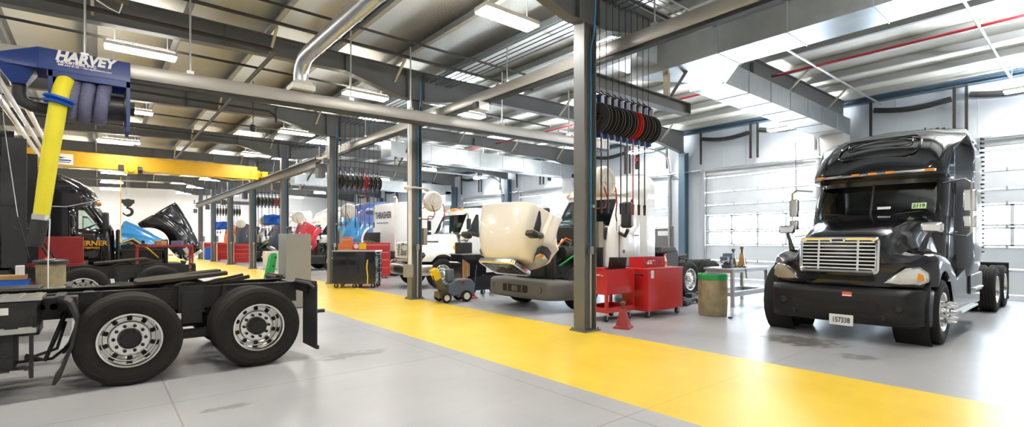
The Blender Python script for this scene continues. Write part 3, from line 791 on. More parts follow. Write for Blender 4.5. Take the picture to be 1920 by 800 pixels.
# ------------------------------------------------------------------ second tractor on the left, dark sleeper and tail
c2 = thing('semi_truck', 'dark tractor with tall flat sleeper side behind the yellow exhaust hose', 'truck', (.42, 15.2, 0), PI)
frame_rails(c2, -1.32, 5); suspension(c2, (.68, -.68)); tandem(c2, (.68, -.68)); fifth_wheel(c2, 0)
mud_flap(c2, -1.36, 1, 1.0, .3); mud_flap(c2, -1.36, -1, 1.0, .3)
m = MB(); m.prism(rrect(2.36, 2.8, .12, 4, 0, 2.40), 'X', 1.72, 5.6); sl2 = m.build('sleeper_box', 'black', c2)
for s in (-1, 1):
    m = MB()
    m.box((1.72, s*1.17, 2.35), (.36, .03, 2.6)); m.box((1.72, s*1.19, 2.3), (.35, .012, .015))
    m.build('side_fairing', 'black2', sl2)
m = MB(); m.box((3.9, 1.19, 2.95), (3.85, .012, 1.5)); m.build('blue_side_band', 'blue', sl2)
m = MB(); m.tube([(1.7, .3, 2.0), (1.4, .25, 1.5), (1.25, .2, 1.2), (1.0, .2, 1.15)], .02, 8); m.tube([(1.7, -.3, 2.0), (1.4, -.2, 1.6), (1.2, -.2, 1.2)], .02, 8); m.build('air_line', 'rubber2', c2)
m = MB(); m.box((2.6, .95, .7), (1.6, .5, .6)); m.cyl((3.5, .95, .7), (5.2, .95, .7), .33, n=24); m.build('fuel_tank', 'chassis', c2)
# ------------------------------------------------------------------ white tractor with its hood tipped open in the middle bay
def engine_bay(root, x0, x1, h=1.5, colour=True):
    m = MB(); m.box(((x0+x1)/2, 0, 1.05), (abs(x1-x0)*.8, .7, .8)); m.cyl((x0, -.25, 1.25), (x1, -.25, 1.25), .11); m.cyl((x0, .3, 1.15), (x1, .3, 1.15), .08)
    m.box((x1-.06, 0, 1.15), (.10, 1.3, .95)); m.cyl((lerp(x0, x1, .3), .5, 1.3), (lerp(x0, x1, .7), .5, 1.3), .16)
    m.box((x0+.04, 0, 1.45), (.06, 1.8, 1.0)); o = m.build('engine', 'chassis', root, bevel=.02)
    for k in range(7):
        m = MB(); y = -.75+.22*k; a = random.uniform(.2, .6)
        m.tube([(x0+.1, y, 1.5), (lerp(x0, x1, .3), y+random.uniform(-.2, .2), 1.5+.25*a), (lerp(x0, x1, .6), y+random.uniform(-.3, .3), 1.3), (lerp(x0, x1, .8), y, 1.0)], .025, 7)
        m.build('engine_hose', ('yplastic', 'redold', 'rubber2', 'galvp', 'orange', 'rubber2', 'green')[k], o)
    return o
def cab_lights(root, pts, m_='amber'):
    for x, y, z in pts:
        m = MB(); m.box((x, y, z), (.14, .05, .05), ry=.5); m.build('marker_lamp', m_, root, bevel=.01)
t2 = thing('semi_truck', 'white tractor in the middle bay with cream hood tipped forward', 'truck', (8.50, 8.74, 0), PI)
P2 = dict(paint='white', w=1.06, dw=.10, dxs=-2.0, xs=[-1.32, -1.55, -1.9, -2.12, -2.3, -2.42, -2.5, -2.55], wind=(3, 5), side=(3, 5), doorz=(0, 5), doorx=(0, 3), sidex=(0, 2), hz=1.72, winz=(1.96, 2.6),
    levels=[(.95, -1.0, -2.75, 1.06, .12), (1.35, -1.0, -2.75, 1.06, .16), (1.7, -1.0, -2.75, 1.06, .2), (1.95, -1.02, -2.75, 1.06, .25), (2.3, -1.22, -2.75, 1.05, .30), (2.64, -1.42, -2.75, 1.04, .34), (2.72, -1.44, -2.75, 1.04, .36),
            (2.76, -1.36, -2.75, 1.05, .36), (2.88, -1.42, -2.75, 1.05, .38), (3.0, -1.56, -2.75, 1.04, .42), (3.14, -1.78, -2.75, 1.0, .45), (3.26, -2.02, -2.75, .92, .45), (3.34, -2.25, -2.74, .8, .4), (3.37, -2.4, -2.7, .6, .3)])
cab(t2, P2); interior(t2, dict(wx=-1.0, wz=1.98, backx=-2.3)); engine_bay(t2, -.95, .55)
h2, L2 = hood(t2, dict(paint='cream', xn=1.02, xc=-.25, zn=1.62, zc=2.0, hw=1.14, shoulder=(.95, .78), ft=.40, sweep=.42, pivot=(1.0, .80), open=math.radians(64)))
g2 = grille(h2, L2, 1.03, 0, 1.28, 1.25, .62, 7, frame='chrome', bar='chrome', rim=.05, tilt=.06)
xw2 = lambda y, z: 1.02-.42*(min(1.16, abs(y))/1.14)**2.2-.06
for s in (-1, 1):
    pts = [(s*.72, .98), (s*.92, .96), (s*1.06, 1.02), (s*1.11, 1.22), (s*1.08, 1.36), (s*.98, 1.38), (s*.82, 1.22)]
    lamp(h2, L2, pts if s > 0 else pts[::-1], xw2, .07, 'lens', 'black2')
    m = MB(L2); m.rings([[(xw2(a, c)+.06, a, c) for a, c in ((s*.97, 1.30), (s*1.08, 1.30), (s*1.09, 1.22), (s*1.05, 1.20))], [(xw2(a, c)+.115, a, c) for a, c in ((s*.98, 1.30), (s*1.07, 1.30), (s*1.08, 1.23), (s*1.05, 1.21))]]); m.build('turn_lamp', 'amber', h2)
    m = MB(L2); m.tube([(.30, s*.98, 1.40), (.36, s*1.12, 1.62), (.42, s*1.16, 1.78)], [.07, .045, .035], 8)
    o = m.build('mirror_stalk', 'black2', h2)
    m = MB(L2); m.box((.46, s*1.18, 1.80), (.13, .26, .20)); m.build('hood_mirror', 'black2', o, bevel=.04)
    m = MB(L2); m.prism([(-.16, 1.68), (.24, 1.60), (.24, 1.46), (-.16, 1.54)], 'Y', s*.88, s*.98); m.build('side_vent', 'black2', h2)
b2 = bumper(t2, dict(xb=1.14, bw=1.22, bz=(.28, .70), bpaint='greyplastic'))
m = MB(); m.prism(rrect(.86, .17, .04, 4, 0, .50), 'X', 1.02, 1.142); o = m.build('bumper_opening', 'dark', b2)
m = MB(); m.box((1.135, 0, .50), (.03, .20, .12)); m.cyl((1.1, 0, .50), (1.17, 0, .50), .05)
for y in (-.25, .25): m.box((1.135, y, .50), (.02, .03, .16))
m.build('radar_cover', 'greyplastic', o)
for s in (-1, 1):
    m = MB()
    m.lathe([(.085, -.02), (.085, .012), (.07, .02), (.06, .004), (.001, .01)], 20, 'X', (1.08, s*.78, .50))
    m.build('fog_lamp', 'rubber2', b2)
cab_lights(t2, [(-1.36, y, 2.83) for y in (-.1, .12, .34)]+[(-1.46, .78, 2.82), (-1.46, -.78, 2.82)])
m = MB(); m.tube([(-1.0, .0, 1.98), (-1.04, .4, 2.04), (-1.1, .75, 2.06)], .012, 6); m.tube([(-1.0, -.1, 1.98), (-1.04, -.4, 2.04), (-1.1, -.75, 2.06)], .012, 6); m.build('wiper', 'rubber2', t2)
for s in (-1, 1):
    m = MB(); m.tube([(-1.35, s*1.04, 1.78), (-1.25, s*1.30, 1.70), (-1.2, s*1.42, 1.85)], .045, 8); o = m.build('mirror_arm', 'black2', t2)
    m = MB(); m.box((-1.18, s*1.40, 2.2), (.14, .28, .62)); m.build('mirror_head', 'black2', o, bevel=.05)
    m = MB(); m.prism(rrect(.35, .75, .08, 4, -2.5, 2.30), 'Y', s*1.12, s*1.165); m.prism(rrect(.35, .36, .06, 4, -2.5, 1.45), 'Y', s*1.12, s*1.165); m.build('locker_door', 'white', t2, bevel=.01)
m = MB(); m.lathe([(.05, -.004), (.05, .004), (.001, .006)], 20, 'Y', (-1.5, 1.07, 1.32)); m.build('round_decal', 'hosegrey', t2)
frame_rails(t2, -6.9, .6); suspension(t2, (-4.35, -5.65)); fifth_wheel(t2, -5.0)
for x in (-4.35, -5.65):
    for s in (-1, 1): wheel(t2, x, s*1.07, 'steer'); lobj('inner_tire', WM['tire'], t2, T(x, s*.74, .52))
for s in (-1, 1): wheel(t2, 0, s*1.0, 'steer', steer=0)
m = MB(); m.cyl((0, -.95, .5), (0, .95, .5), .06); m.box((0, 0, .56), (.12, 1.7, .12)); m.build('front_axle', 'chassis', t2)
for s in (-1, 1):
    m = MB()
    m.cyl((-2.0, s*.9, .72), (-3.1, s*.9, .72), .32, n=24); m.prism([(-3.15, .5), (-3.15, 1.32), (-3.35, 1.42), (-3.75, 1.32), (-3.78, 1.15), (-3.72, .5)], 'Y', s*.66, s*1.18)
    m.prism([(-2.85, 1.25), (-2.9, 1.42), (-3.6, 1.42), (-3.7, 1.30)], 'Y', s*.2, s*1.2)
    m.build('fairing', 'rubber2', t2, bevel=.03)
for s in (-1, 1):
    m = MB()
    m.box((-1.9, s*1.05, .62), (1.9, .22, .36)); m.box((-1.2, s*1.08, .40), (.6, .24, .05))
    m.build('step_fairing', 'chassis', t2, bevel=.02)
m = MB(); m.tube([(-2.75, .3, 1.9), (-3.2, .3, 1.35), (-3.6, .2, 1.3), (-4.2, .2, 1.2)], .022, 8); m.tube([(-3.05, .9, 1.1), (-3.4, 1.1, .7), (-3.5, 1.1, .3)], .02, 8); m.build('air_line', 'rubber2', t2)
# ------------------------------------------------------------------ white medium truck, next bay along
t3 = thing('box_truck', 'white medium-duty truck with louvred grille behind the second column', 'truck', (8.75, 15.15, 0), PI)
P3 = dict(paint='white', w=.98, xs=[-.95, -1.2, -1.55, -1.75, -1.85, -1.9, -1.95, -2.0], wind=(3, 5), side=(3, 5), doorz=(0, 5), doorx=(0, 3), sidex=(0, 2), hz=1.68, winz=(1.86, 2.5),
    levels=[(.85, -.70, -2.15, .96, .12), (1.3, -.70, -2.15, .98, .16), (1.65, -.70, -2.15, .98, .2), (1.84, -.72, -2.15, .98, .24), (2.2, -.90, -2.15, .97, .26), (2.50, -1.06, -2.15, .95, .28), (2.58, -1.08, -2.15, .95, .3), (2.66, -1.12, -2.15, .93, .3), (2.73, -1.25, -2.1, .86, .3), (2.76, -1.4, -2.0, .7, .3)])
cab(t3, P3); interior(t3, dict(wx=-.72, wz=1.86, backx=-2.0))
h3, L3 = hood(t3, dict(paint='white', xn=.86, xc=-.72, zn=1.52, zc=1.86, hw=1.08, shoulder=(.84, .62), ft=.36, sweep=.24))
g3 = grille(h3, L3, .87, 0, 1.26, 1.02, .50, 7, frame='white', bar='white', tilt=.05)
m = MB(L3); m.prism(rrect(.14, .04, .018, 4, 0, 1.485), 'X', .85, .90); m.build('emblem', 'dark', g3)
xw3 = lambda y, z: .84-.24*(abs(y)/1.08)**2.2
for s in (-1, 1):
    pts = [(s*.60, .98), (s*.92, .98), (s*.96, 1.1), (s*.90, 1.2), (s*.62, 1.16)]
    lamp(h3, L3, pts if s > 0 else pts[::-1], xw3, .05, 'lens', 'black2')
b3 = bumper(t3, dict(xb=1.02, bw=1.08, bz=(.45, .80), bpaint='alloy'))
m = MB(); m.prism(rrect(.8, .13, .03, 3, 0, .62), 'X', .9, 1.025); m.build('bumper_opening', 'dark', b3)
cab_lights(t3, [(-1.14, y, 2.71) for y in (-.5, -.15, 0, .15, .5)])
for s in (-1, 1):
    wheel(t3, 0, s*.94, 'steer'); stretch_mirror(t3, -.9, .97, 2.05, s, 'black2')
m = MB(); m.box((-.995, .55, 2.12), (.02, .22, .16), ry=-.4); m.build('windscreen_label', 'green2', t3)
m = MB(); m.box((.35, .985, 1.55), (.45, .02, .06)); m.build('side_vent', 'greyplastic', h3, M4=L3)
m = MB(); m.lathe([(.09, -.01), (.09, .01), (.001, .012)], 18, 'Y', (-.55, 1.0, 1.35)); m.build('round_decal', 'goldtext', t3)
frame_rails(t3, -5.0, .6); tandem(t3, (-4.2,), .98)
m = MB(); m.box((-3.9, 0, 1.15), (3.2, 2.3, .14)); m.build('flat_deck', 'chassis', t3)
# ------------------------------------------------------------------ white sleeper carrying its owner's name
t4 = thing('semi_truck', 'white tractor with square sleeper lettered THRASHER on its back', 'truck', (13.6, 21.5, 0), 0)
m = MB(); m.prism(rrect(2.30, 2.2, .16, 5, 0, 2.18), 'X', -3.45, -.9); sb = m.build('sleeper_box', 'white', t4, bevel=.04)
m = MB(); m.prism([(-3.40, 3.0), (-3.36, 3.2), (-3.2, 3.32), (-1.2, 3.5), (-1.0, 3.2)], 'Y', -1.08, 1.08); m.build('roof_fairing', 'white', sb, bevel=.05)
text('THRASHER', .42, 'blacktext', sb, T(-3.462, .02, 2.74) @ rotm('Z', -PI/2) @ rotm('X', PI/2), 'name_lettering', bold=.008, sx=.82)
m = MB(); m.box((-3.46, .1, 2.40), (.01, 1.2, .04)); m.build('small_lettering', 'hosegrey', sb)
m = MB(); m.tube([(-3.42, -1.25, 1.9), (-3.42, -1.25, 3.40), (-3.50, -1.27, 3.52)], .065, 12); m.box((-3.42, -1.19, 2.6), (.08, .10, .06)); m.box((-3.42, -1.19, 3.1), (.08, .10, .06)); m.build('exhaust_stack', 'reelwhite', t4)
m = MB()
for k in range(9): m.box((-2.2, -1.16, 1.25+k*.09), (1.0, .03, .05), rx=.4)
m.build('louvre', 'alloy', sb)
P4 = dict(paint='white', w=1.05, xs=[-1.1, -1.3, -1.6, -1.75, -1.8, -1.84, -1.86, -1.88], wind=(3, 5), side=(3, 5), doorz=(0, 5), doorx=(0, 3), sidex=(0, 2), hz=1.7, winz=(1.96, 2.5), levels=[(.9, -.8, -2.0, 1.05, .15), (1.35, -.8, -2.0, 1.05, .16), (1.7, -.8, -2.0, 1.05, .2), (1.95, -.82, -2, 1.05, .25), (2.3, -1.0, -2, 1.05, .3), (2.6, -1.15, -2, 1.03, .3), (2.7, -1.2, -2, 1., .3), (2.8, -1.3, -2, .9, .3)])
cab(t4, P4); h4, L4 = hood(t4, dict(paint='white', xn=1.0, xc=-.82, zn=1.6, zc=1.95, hw=1.15))
frame_rails(t4, -3.8, .6); tandem(t4, (-2.2, -3.45)); bumper(t4, dict(xb=1.1, bw=1.2, bz=(.35, .8), bpaint='chrome'))
for s in (-1, 1): wheel(t4, 0, s*1.0, 'steer')
# ------------------------------------------------------------------ blue tractor, hood tipped, fourth bay
def side_tractor(name, label, loc, rz, paint, hoodm, ang, rear=-3.3, top=3.85, hp=None, group=None, gr=True, **kw):
    t = thing('semi_truck', label, 'truck', loc, rz, group)
    LVs = [(.95, -.84, rear, 1.08, .12), (1.35, -.84, rear, 1.1, .16), (1.7, -.84, rear, 1.1, .2), (1.95, -.86, rear, 1.1, .25), (2.3, -1.02, rear, 1.1, .3), (2.62, -1.2, rear, 1.1, .34), (2.72, -1.24, rear, 1.1, .36), (2.86, -1.22, rear, 1.12, .36)]
    n = 6
    for k in range(1, n+1):
        f = k/n; LVs.append((2.86+(top-2.86)*math.sin(f*PI/2), -1.22-(abs(rear)-1.9)*f*f*1.15-.15*f, rear, 1.12-.42*f**3, .36+.1*f))
    P = dict(paint=paint, w=1.1, xs=[-1.18, -1.38, -1.78, -1.98, -2.2, -2.5, -2.8, rear+.2], wind=(3, 5), side=(3, 5), doorz=(0, 5), doorx=(0, 3), sidex=(0, 2), hz=1.66, winz=(1.98, 2.56), levels=LVs)
    cab(t, P); interior(t, dict(wx=-.85, wz=1.98, backx=-2.1))
    q = dict(paint=hoodm, xn=1.0, xc=-.84, zn=1.6, zc=1.96, hw=1.16, pivot=(1.0, .8), open=math.radians(ang)); q.update(hp or {})
    h, Lh = hood(t, q)
    if gr: grille(h, Lh, 1.01, 0, 1.26, 1.05, .60, 7)
    xwf = lambda y, z: 1.0-.34*(abs(y)/1.16)**2.2-.05
    for s in (-1, 1):
        pts = [(s*.70, .98), (s*.96, .96), (s*1.08, 1.06), (s*1.05, 1.2), (s*.85, 1.2)]
        o = lamp(h, Lh, pts if s > 0 else pts[::-1], xwf, .07)
        m = MB(Lh); m.rings([[(xwf(a, c)+.05, a, c) for a, c in ((s*1.0, 1.0), (s*1.07, 1.07), (s*1.04, 1.17), (s*.97, 1.17))], [(xwf(a, c)+.115, a, c) for a, c in ((s*1.0, 1.02), (s*1.06, 1.07), (s*1.03, 1.16), (s*.98, 1.16))]]); m.build('turn_lamp', 'amber', h)
    if ang: engine_bay(t, -.8, .6)
    bumper(t, dict(xb=1.12, bw=1.2, bz=(.35, .8), bpaint='black2'))
    for s in (-1, 1):
        wheel(t, 0, s*1.0, 'steer')
        m = MB(); m.tube([(-1.25, s*1.1, 1.75), (-1.12, s*1.3, 1.72), (-1.10, s*1.36, 1.9)], .04, 8); o = m.build('mirror_arm', 'black2', t)
        m = MB(); m.box((-1.08, s*1.34, 2.18), (.16, .22, .58)); m.build('mirror_head', 'black2', o, bevel=.05)
    cab_lights(t, [(-1.25, y, 2.80) for y in (-.6, -.2, 0, .2, .6)])
    frame_rails(t, -6.6, .6); tandem(t, (-4.9, -6.2))
    for s in (-1, 1):
        m = MB()
        m.cyl((-1.5, s*.92, .7), (-3.2, s*.92, .7), .33, n=20); m.box((-1.5, s*1.0, .62), (1.5, .3, .25))
        m.build('fuel_tank', 'chassis', t)
    return t, h, Lh
t5, h5, L5 = side_tractor('semi_truck', 'dark blue sleeper tractor with sloping roof and tipped red hood behind the lettered white truck', (9.6, 27.7, 0), PI, 'bluepaint', 'redpaint', 58, hp=dict(xc=-.4))
for s in (-1, 1):
    m = MB()
    m.prism([(-2.7, 3.3), (-1.9, 3.22), (-1.95, 3.04), (-2.75, 3.10)], 'Y', s*1.06, s*1.13)
    m.build('side_grating', 'black2', t5)
dh = thing('truck_hood', 'bright blue truck hood with white wing edges tipped up before the lettered white truck', 'truck hood', (9.4, 21.5, 0), PI)
hh, Lh = hood(dh, dict(paint='skyblue', xn=1.0, xc=-.45, zn=1.6, zc=1.96, hw=1.12, pivot=(1.0, .95), open=math.radians(58)))
for s in (-1, 1):
    m = MB(Lh); m.tube([(.66*math.cos(a), s*1.13, .52+.66*math.sin(a)) for a in [PI*k/14 for k in range(1, 11)]], .05, 8); m.build('wing_edge', 'white', hh)
    xwf = lambda y, z: 1.0-.34*(abs(y)/1.16)**2.2-.05
    pts = [(s*.70, .98), (s*.96, .96), (s*1.05, 1.06), (s*1.02, 1.2), (s*.85, 1.2)]; lamp(hh, Lh, pts if s > 0 else pts[::-1], xwf, .07)
engine_bay(dh, -.2, .7)
m = MB(); m.box((.3, 0, .5), (1.1, .8, .10))
for a in (-.2, .8):
    for c in (-.35, .35): m.box((a, c, .25), (.08, .08, .5))
m.box((.95, 0, .75), (.10, 1.2, .4)); m.build('stand_frame', 'chassis', dh)
t6, h6, L6 = side_tractor('semi_truck', 'white tractor with tipped dark hood seen between the third and fourth columns', (9.9, 33.9, 0), PI, 'white', 'cloth', 58, hp=dict(xc=-.4))
# ------------------------------------------------------------------ black tractor seen from the side, left
t7, h7, L7 = side_tractor('semi_truck', 'glossy black tractor with gold door lettering and tipped black hood, left bays', (1.25, 21.4, 0), 0, 'black', 'black', 54, rear=-4.2, top=3.9, hp=dict(zn=1.60, zc=1.95, xc=-.84))
text('WERNER', .21, 'goldtext', t7, facing(-1.46, -1.118, 1.50, 0), 'door_lettering', bold=.006)
text('ENTERPRISES', .085, 'goldtext', t7, facing(-1.46, -1.118, 1.36, 0), 'door_lettering', bold=.002)
for s in (-1, 1):
    m = MB()
    m.tube([(-1.22, s*1.12, 2.86), (-2.0, s*1.13, 2.62), (-4.1, s*1.13, 2.60)], .018, 6)
    m.build('trim_strip', 'chrome', t7)
m = MB(); m.box((.62, -1.14, 1.10), (.12, .02, .05)); m.build('side_marker', 'amber', t7, bevel=.005)
# ------------------------------------------------------------------ black hood tipped open, farther left, blue cab behind it
t8, h8, L8 = side_tractor('semi_truck', 'white tractor with bright blue hood behind the red parts rack', (1.25, 28.9, 0), 0, 'white', 'skyblue', 20, rear=-2.2, top=2.85)
# ------------------------------------------------------------------ lamps
ORDR = 'first second third fourth fifth sixth seventh eighth ninth'.split()
ORD = ['nearest', 'second', 'third', 'fourth', 'fifth', 'sixth', 'seventh', 'eighth', 'ninth']
def make_light(up='litup'):
    t = thing('ceiling_light', 'x', 'light', (0, 0, 0), 0, 'hall ceiling lights')
    m = MB(); m.box((0, 0, .05), (1.24, .36, .08)); m.build('housing', 'reelwhite', t, bevel=.01)
    m = MB(); m.box((0, 0, -.005), (1.20, .33, .02)); m.build('diffuser', 'lit', t)
    m = MB(); m.box((0, 0, .098), (1.15, .26, .012)); m.build('added_uplight', up, t)  # glowing sheet added on top to light the roof liner
    m = MB()
    for s in (-1, 1): m.cyl((s*.45, 0, .09), (s*.45, 0, .82), .006, n=5)
    m.build('hanger_wire', 'galvp', t); return t
L0 = None; LW = make_light('litupw')
for x, row in ((.7, 'left bays'), (5.65, 'yellow lane'), (9.05, 'floor just right of the columns'), (14.7, 'middle of the right bays'), (-4.2, 'far left side, added as fill')):  # far left row is added fill, no lamps seen there
    for k, y in enumerate([Y0-BAY]+FR):  # first lamp of each row is out of view, added as fill near the camera
        lab = 'long white ceiling light, %s of the row above the %s' % (ORD[k], row)
        z = zroof(x)-.86
        if x > 8:
            if LW['label'] == 'x': LW.location = (x, y+.95, z); LW['label'] = lab
            else: dup(LW, (x, y+.95, z), lab)
            continue
        if L0 is None: L0 = make_light(); L0.location = (x, y+.95, z); L0['label'] = lab
        else: dup(L0, (x, y+.95, z), lab)
for k, y in enumerate([Y0-BAY]+FR[:4]): dup(LW, (19.0, y+1.45, zroof(19)-1.0), 'white ceiling light near the overhead doors, %s one from the camera' % ORD[k], PI/2)
# ------------------------------------------------------------------ columns
CL = ['grey steel column standing beside the red tool cart at the lane edge', 'grey steel column with white downpipe beside the hand-pulled machine', 'grey steel column to the left of the black tool chest',
      'grey steel column standing partly behind the grey cabinet', 'grey steel column just left of the blue hanging cloth, fifth along the lane', 'grey steel column, sixth along the lane edge',
      'grey steel column, seventh along the lane edge', 'grey steel column farthest along the lane, nearest the back wall']
for k, y in enumerate(FR):
    t = thing('steel_column', CL[k], 'column', (CX, y, 0), 0, 'columns along the yellow lane')
    m = MB()
    for s in (-1, 1): m.box((s*.15, 0, 2.72), (.022, .25, 5.4))
    m.box((0, 0, 2.72), (.30, .016, 5.4)); m.build('post', 'steel', t, bevel=.003)
    m = MB(); m.box((0, 0, .012), (.42, .36, .024))
    for sx in (-1, 1):
        for sy in (-1, 1): m.cyl((sx*.17, sy*.15, .02), (sx*.17, sy*.15, .06), .014, n=6)
    m.build('base_plate', 'steel', t)
    m = MB(); m.tube([(.07, -.07, 1.45), (.07, -.07, 5.0), (.09, -.13, 5.25), (.10, -.16, 5.9)], .016, 8); m.build('air_pipe', 'skyblue', t)
    m = MB(); m.cyl((.03, -.10, .05), (.03, -.10, 1.42), .018, n=8); m.box((.03, -.11, 1.42), (.09, .06, .14)); m.cyl((.10, -.12, 2.2), (.10, -.05, 2.2), .03, n=8); m.build('conduit', 'galvp', t)
    m = MB(); m.box((.25, -.05, 1.70), (.12, .22, .46)); o = m.build('electrical_box', 'boxgrey', t, bevel=.01)
    if k == 1:
        m = MB(); m.tube([(-.19, -.09, .9), (-.19, -.09, 4.9), (-.16, -.12, 5.02), (-.05, -.14, 5.08), (1.2, -.14, 5.0)], .05, 10); m.build('downpipe', 'white', t)
        m = MB(); m.tube([(-.35, -.16, 3.0), (-.1, -.2, 3.02), (.3, -.2, 3.0)], .025, 8)
        for x in (-.32, .28): m.ball((x, -.18, 3.0), (.09, .06), 6)
        m.build('strapping', 'reelwhite', t)
        m = MB(); m.box((-.28, -.16, .78), (.22, .16, .34)); m.build('junction_box', 'boxgrey', t, bevel=.01)
# ------------------------------------------------------------------ white hose reels on the columns
RL = ['round white hose reel with red hose on the nearest column', 'round white hose reel on the column with the white downpipe', 'round white hose reel on the column beside the black tool chest', 'round white hose reel on the column behind the grey cabinet', 'round white hose reel on the fifth column of the lane', 'round white hose reel on the sixth column of the lane', 'round white hose reel on the seventh column of the lane']
R0 = None
for k in range(7):
    if R0 is None:
        t = thing('hose_reel', RL[0], 'hose reel', (0, 0, 0), 0, 'white hose reels on the columns'); R0 = t
        m = MB(); m.lathe([(.001, -.10), (.24, -.10), (.28, -.07), (.29, -.05), (.29, .05), (.28, .07), (.24, .10), (.001, .10)], 32, 'Y'); m.build('casing', 'reelwhite', t)
        m = MB(); m.lathe([(.16, -.115), (.17, -.10)], 24, 'Y'); m.lathe([(.001, -.13), (.07, -.13), (.08, -.10)], 20, 'Y')
        for a in range(4): m.box((.12*math.cos(a*PI/2), -.11, .12*math.sin(a*PI/2)), (.16, .012, .03), ry=-a*PI/2)
        m.build('face_plate', 'white', t)
        m = MB(); m.bar((-.45, .05, .0), (-.02, .05, .0), .05, .06); m.bar((-.42, .05, -.3), (-.05, .05, 0), .04, .04); m.bar((-.45, .05, -.32), (-.45, .05, .1), .05, .05); m.build('wall_arm', 'reelwhite', t)
        m = MB(); m.tube([(.27, -.02, .0), (.34, -.03, -.12), (.36, -.04, -.4), (.30, -.06, -.62), (.34, -.06, -.75)], .014, 8)
        m.tube([(-.1, -.10, -.1), (-.02, -.14, -.35), (-.10, -.13, -.50), (-.3, -.10, -.52), (-.45, -.02, -.5)], .014, 8); m.build('red_hose', 'redold', t)
        m = MB(); m.cyl((.34, -.06, -.74), (.34, -.06, -.92), .02, .012, 8); m.build('nozzle', 'alloy', t)
        t.location = (CX+.66, FR[0]+.14, 2.70)
    else: dup(R0, (CX+.66, FR[k]+.14, 2.70), RL[k])
# ------------------------------------------------------------------ reel beams and the banks of black reels under them
WHERE = {0: 'nearest column', 2: 'third column', 4: 'fifth column', 6: 'seventh column'}
def make_reel(red, hose):
    q = thing('cable_reel', 'x', 'reel', (0, 0, 0), 0, 'reels under the beams')
    m = MB(); m.lathe([(.10, -.040), (.262, -.040), (.27, -.034), (.262, -.028), (.12, -.026), (.12, .026), (.262, .028), (.27, .034), (.262, .040), (.10, .040), (.10, -.040)], 32, 'X')
    for a in range(5): m.box((-.055, .07*math.cos(a*1.2566), .07*math.sin(a*1.2566)), (.012, .14, .03), rx=a*1.2566)
    m.build('drum', 'red' if red else 'reelblack', q)
    m = MB()
    for xx in (-.037, .037): m.tube([(xx, .268*math.cos(2*PI*a/32), .268*math.sin(2*PI*a/32)) for a in range(32)], .005, 5, closed=True)
    m.build('rim_highlight', 'greyplastic' if not red else 'red', q)  # lighter rings paint a lit edge onto the black flanges
    m = MB(); m.lathe([(.12, -.026), (.21, -.025), (.21, .025), (.12, .026)], 28, 'X'); m.build('cable_coil', 'red' if red else 'rubber', q)
    m = MB(); m.box((0, 0, .32), (.05, .08, .14)); m.box((0, .02, .40), (.12, .16, .03)); m.build('bracket', 'navy', q); m = MB(); m.box((0, 0, -.30), (.06, .10, .08)); m.build('hose_guide', 'navy', q)
    m = MB(); m.tube([(0, .12, .55), (-.02, .05, .48), (-.03, -.06, .42), (-.02, -.10, .36)], .012, 6); m.tube([(0, 0, .45), (0, 0, 2.2)], .007, 5); m.build('feed_cable', 'rubber2', q)
    m = MB(); m.box((-.03, -.10, .30), (.012, .06, .16)); m.build('tag', 'reelwhite', q)
    if hose:
        m = MB(); m.cyl((0, -.04, -.32), (0, -.04, -1.52), .013, n=6); m.cyl((0, -.04, -1.5), (0, -.04, -1.7), .03, .02, 8); m.build('drop_hose', 'redold' if red else 'rubber2', q)
    return q
PROTO = {}
for k in (0, 2, 4, 6):
    y = FR[k]; t = thing('reel_beam', 'grey steel beam on a hanger carrying reels right of the %s' % WHERE[k], 'beam', (CX, y, 4.35), 0, 'reel beams')
    m = MB(); m.box((1.72, 0, .01), (3.2, .20, .018)); m.box((1.72, 0, .24), (3.2, .20, .018)); m.box((1.72, 0, .125), (3.2, .012, .23)); m.box((3.32, 0, .125), (.014, .2, .24)); m.build('beam', 'steel', t)
    m = MB(); m.box((2.55, 0, .85), (.10, .10, 1.25)); m.build('hanger_post', 'brace', t)
    m = MB(); m.bar((2.65, 0, .25), (3.35, -.7, 1.85), .06, .06); m.build('brace', 'steel', t)
    for i in range(9):
        red = i == 5
        lab = '%s cable reel, %s from the column in the bank by the %s' % ('red' if red else 'black', ORDR[i], WHERE[k])
        if red: lab = 'the only red cable reel in the bank by the %s' % WHERE[k]
        key = 'red' if red else 'hose' if i % 3 != 2 else 'plain'; loc = (CX+.25+.185*i, y-.12, 3.78)
        if key not in PROTO: PROTO[key] = q = make_reel(red, key != 'plain'); q.location = loc; q['label'] = lab
        else: dup(PROTO[key], loc, lab)
# ------------------------------------------------------------------ exhaust rails
def rail(name, label, p0, p1, hangers, zt=6.15):
    t = thing(name, label, 'rail', (0, 0, 0)); d = (V(p1)-V(p0)).normalized(); sd = d.cross(V((0, 0, 1)))
    a, b = V(p0), V(p1); m = MB(); prof = [(-.09, 0), (-.11, .05), (-.10, .12), (-.105, .16), (-.08, .24), (.08, .24), (.105, .16), (.10, .12), (.11, .05), (.09, 0)]
    m.rings([[q+sd*u+V((0, 0, h)) for u, h in prof] for q in (a, b)]); m.build('profile', 'alrail', t)
    m = MB(); m.bar(a+V((0, 0, -.03)), b+V((0, 0, -.03)), .13, .06); m.build('rubber_seal', 'rubber2', t)
    for f in hangers:
        q = a+(b-a)*f; m = MB(); m.cyl(q+V((0, 0, .24)), V((q.x, q.y, zt)), .016, n=8); m.box(q+V((0, 0, .27)), (.10, .10, .07)); m.build('hanger', 'galvp', t)
    return t
fx = lambda x: (x+4)/(16.8)
rail('exhaust_rail', 'long aluminium exhaust rail crossing the hall from the blue unit', (-4, 10.5, 4.20), (12.8, 10.5, 4.56), [fx(x) for x in (-.17, 1.26, 4.2, 5.64, 8.4, 11)])
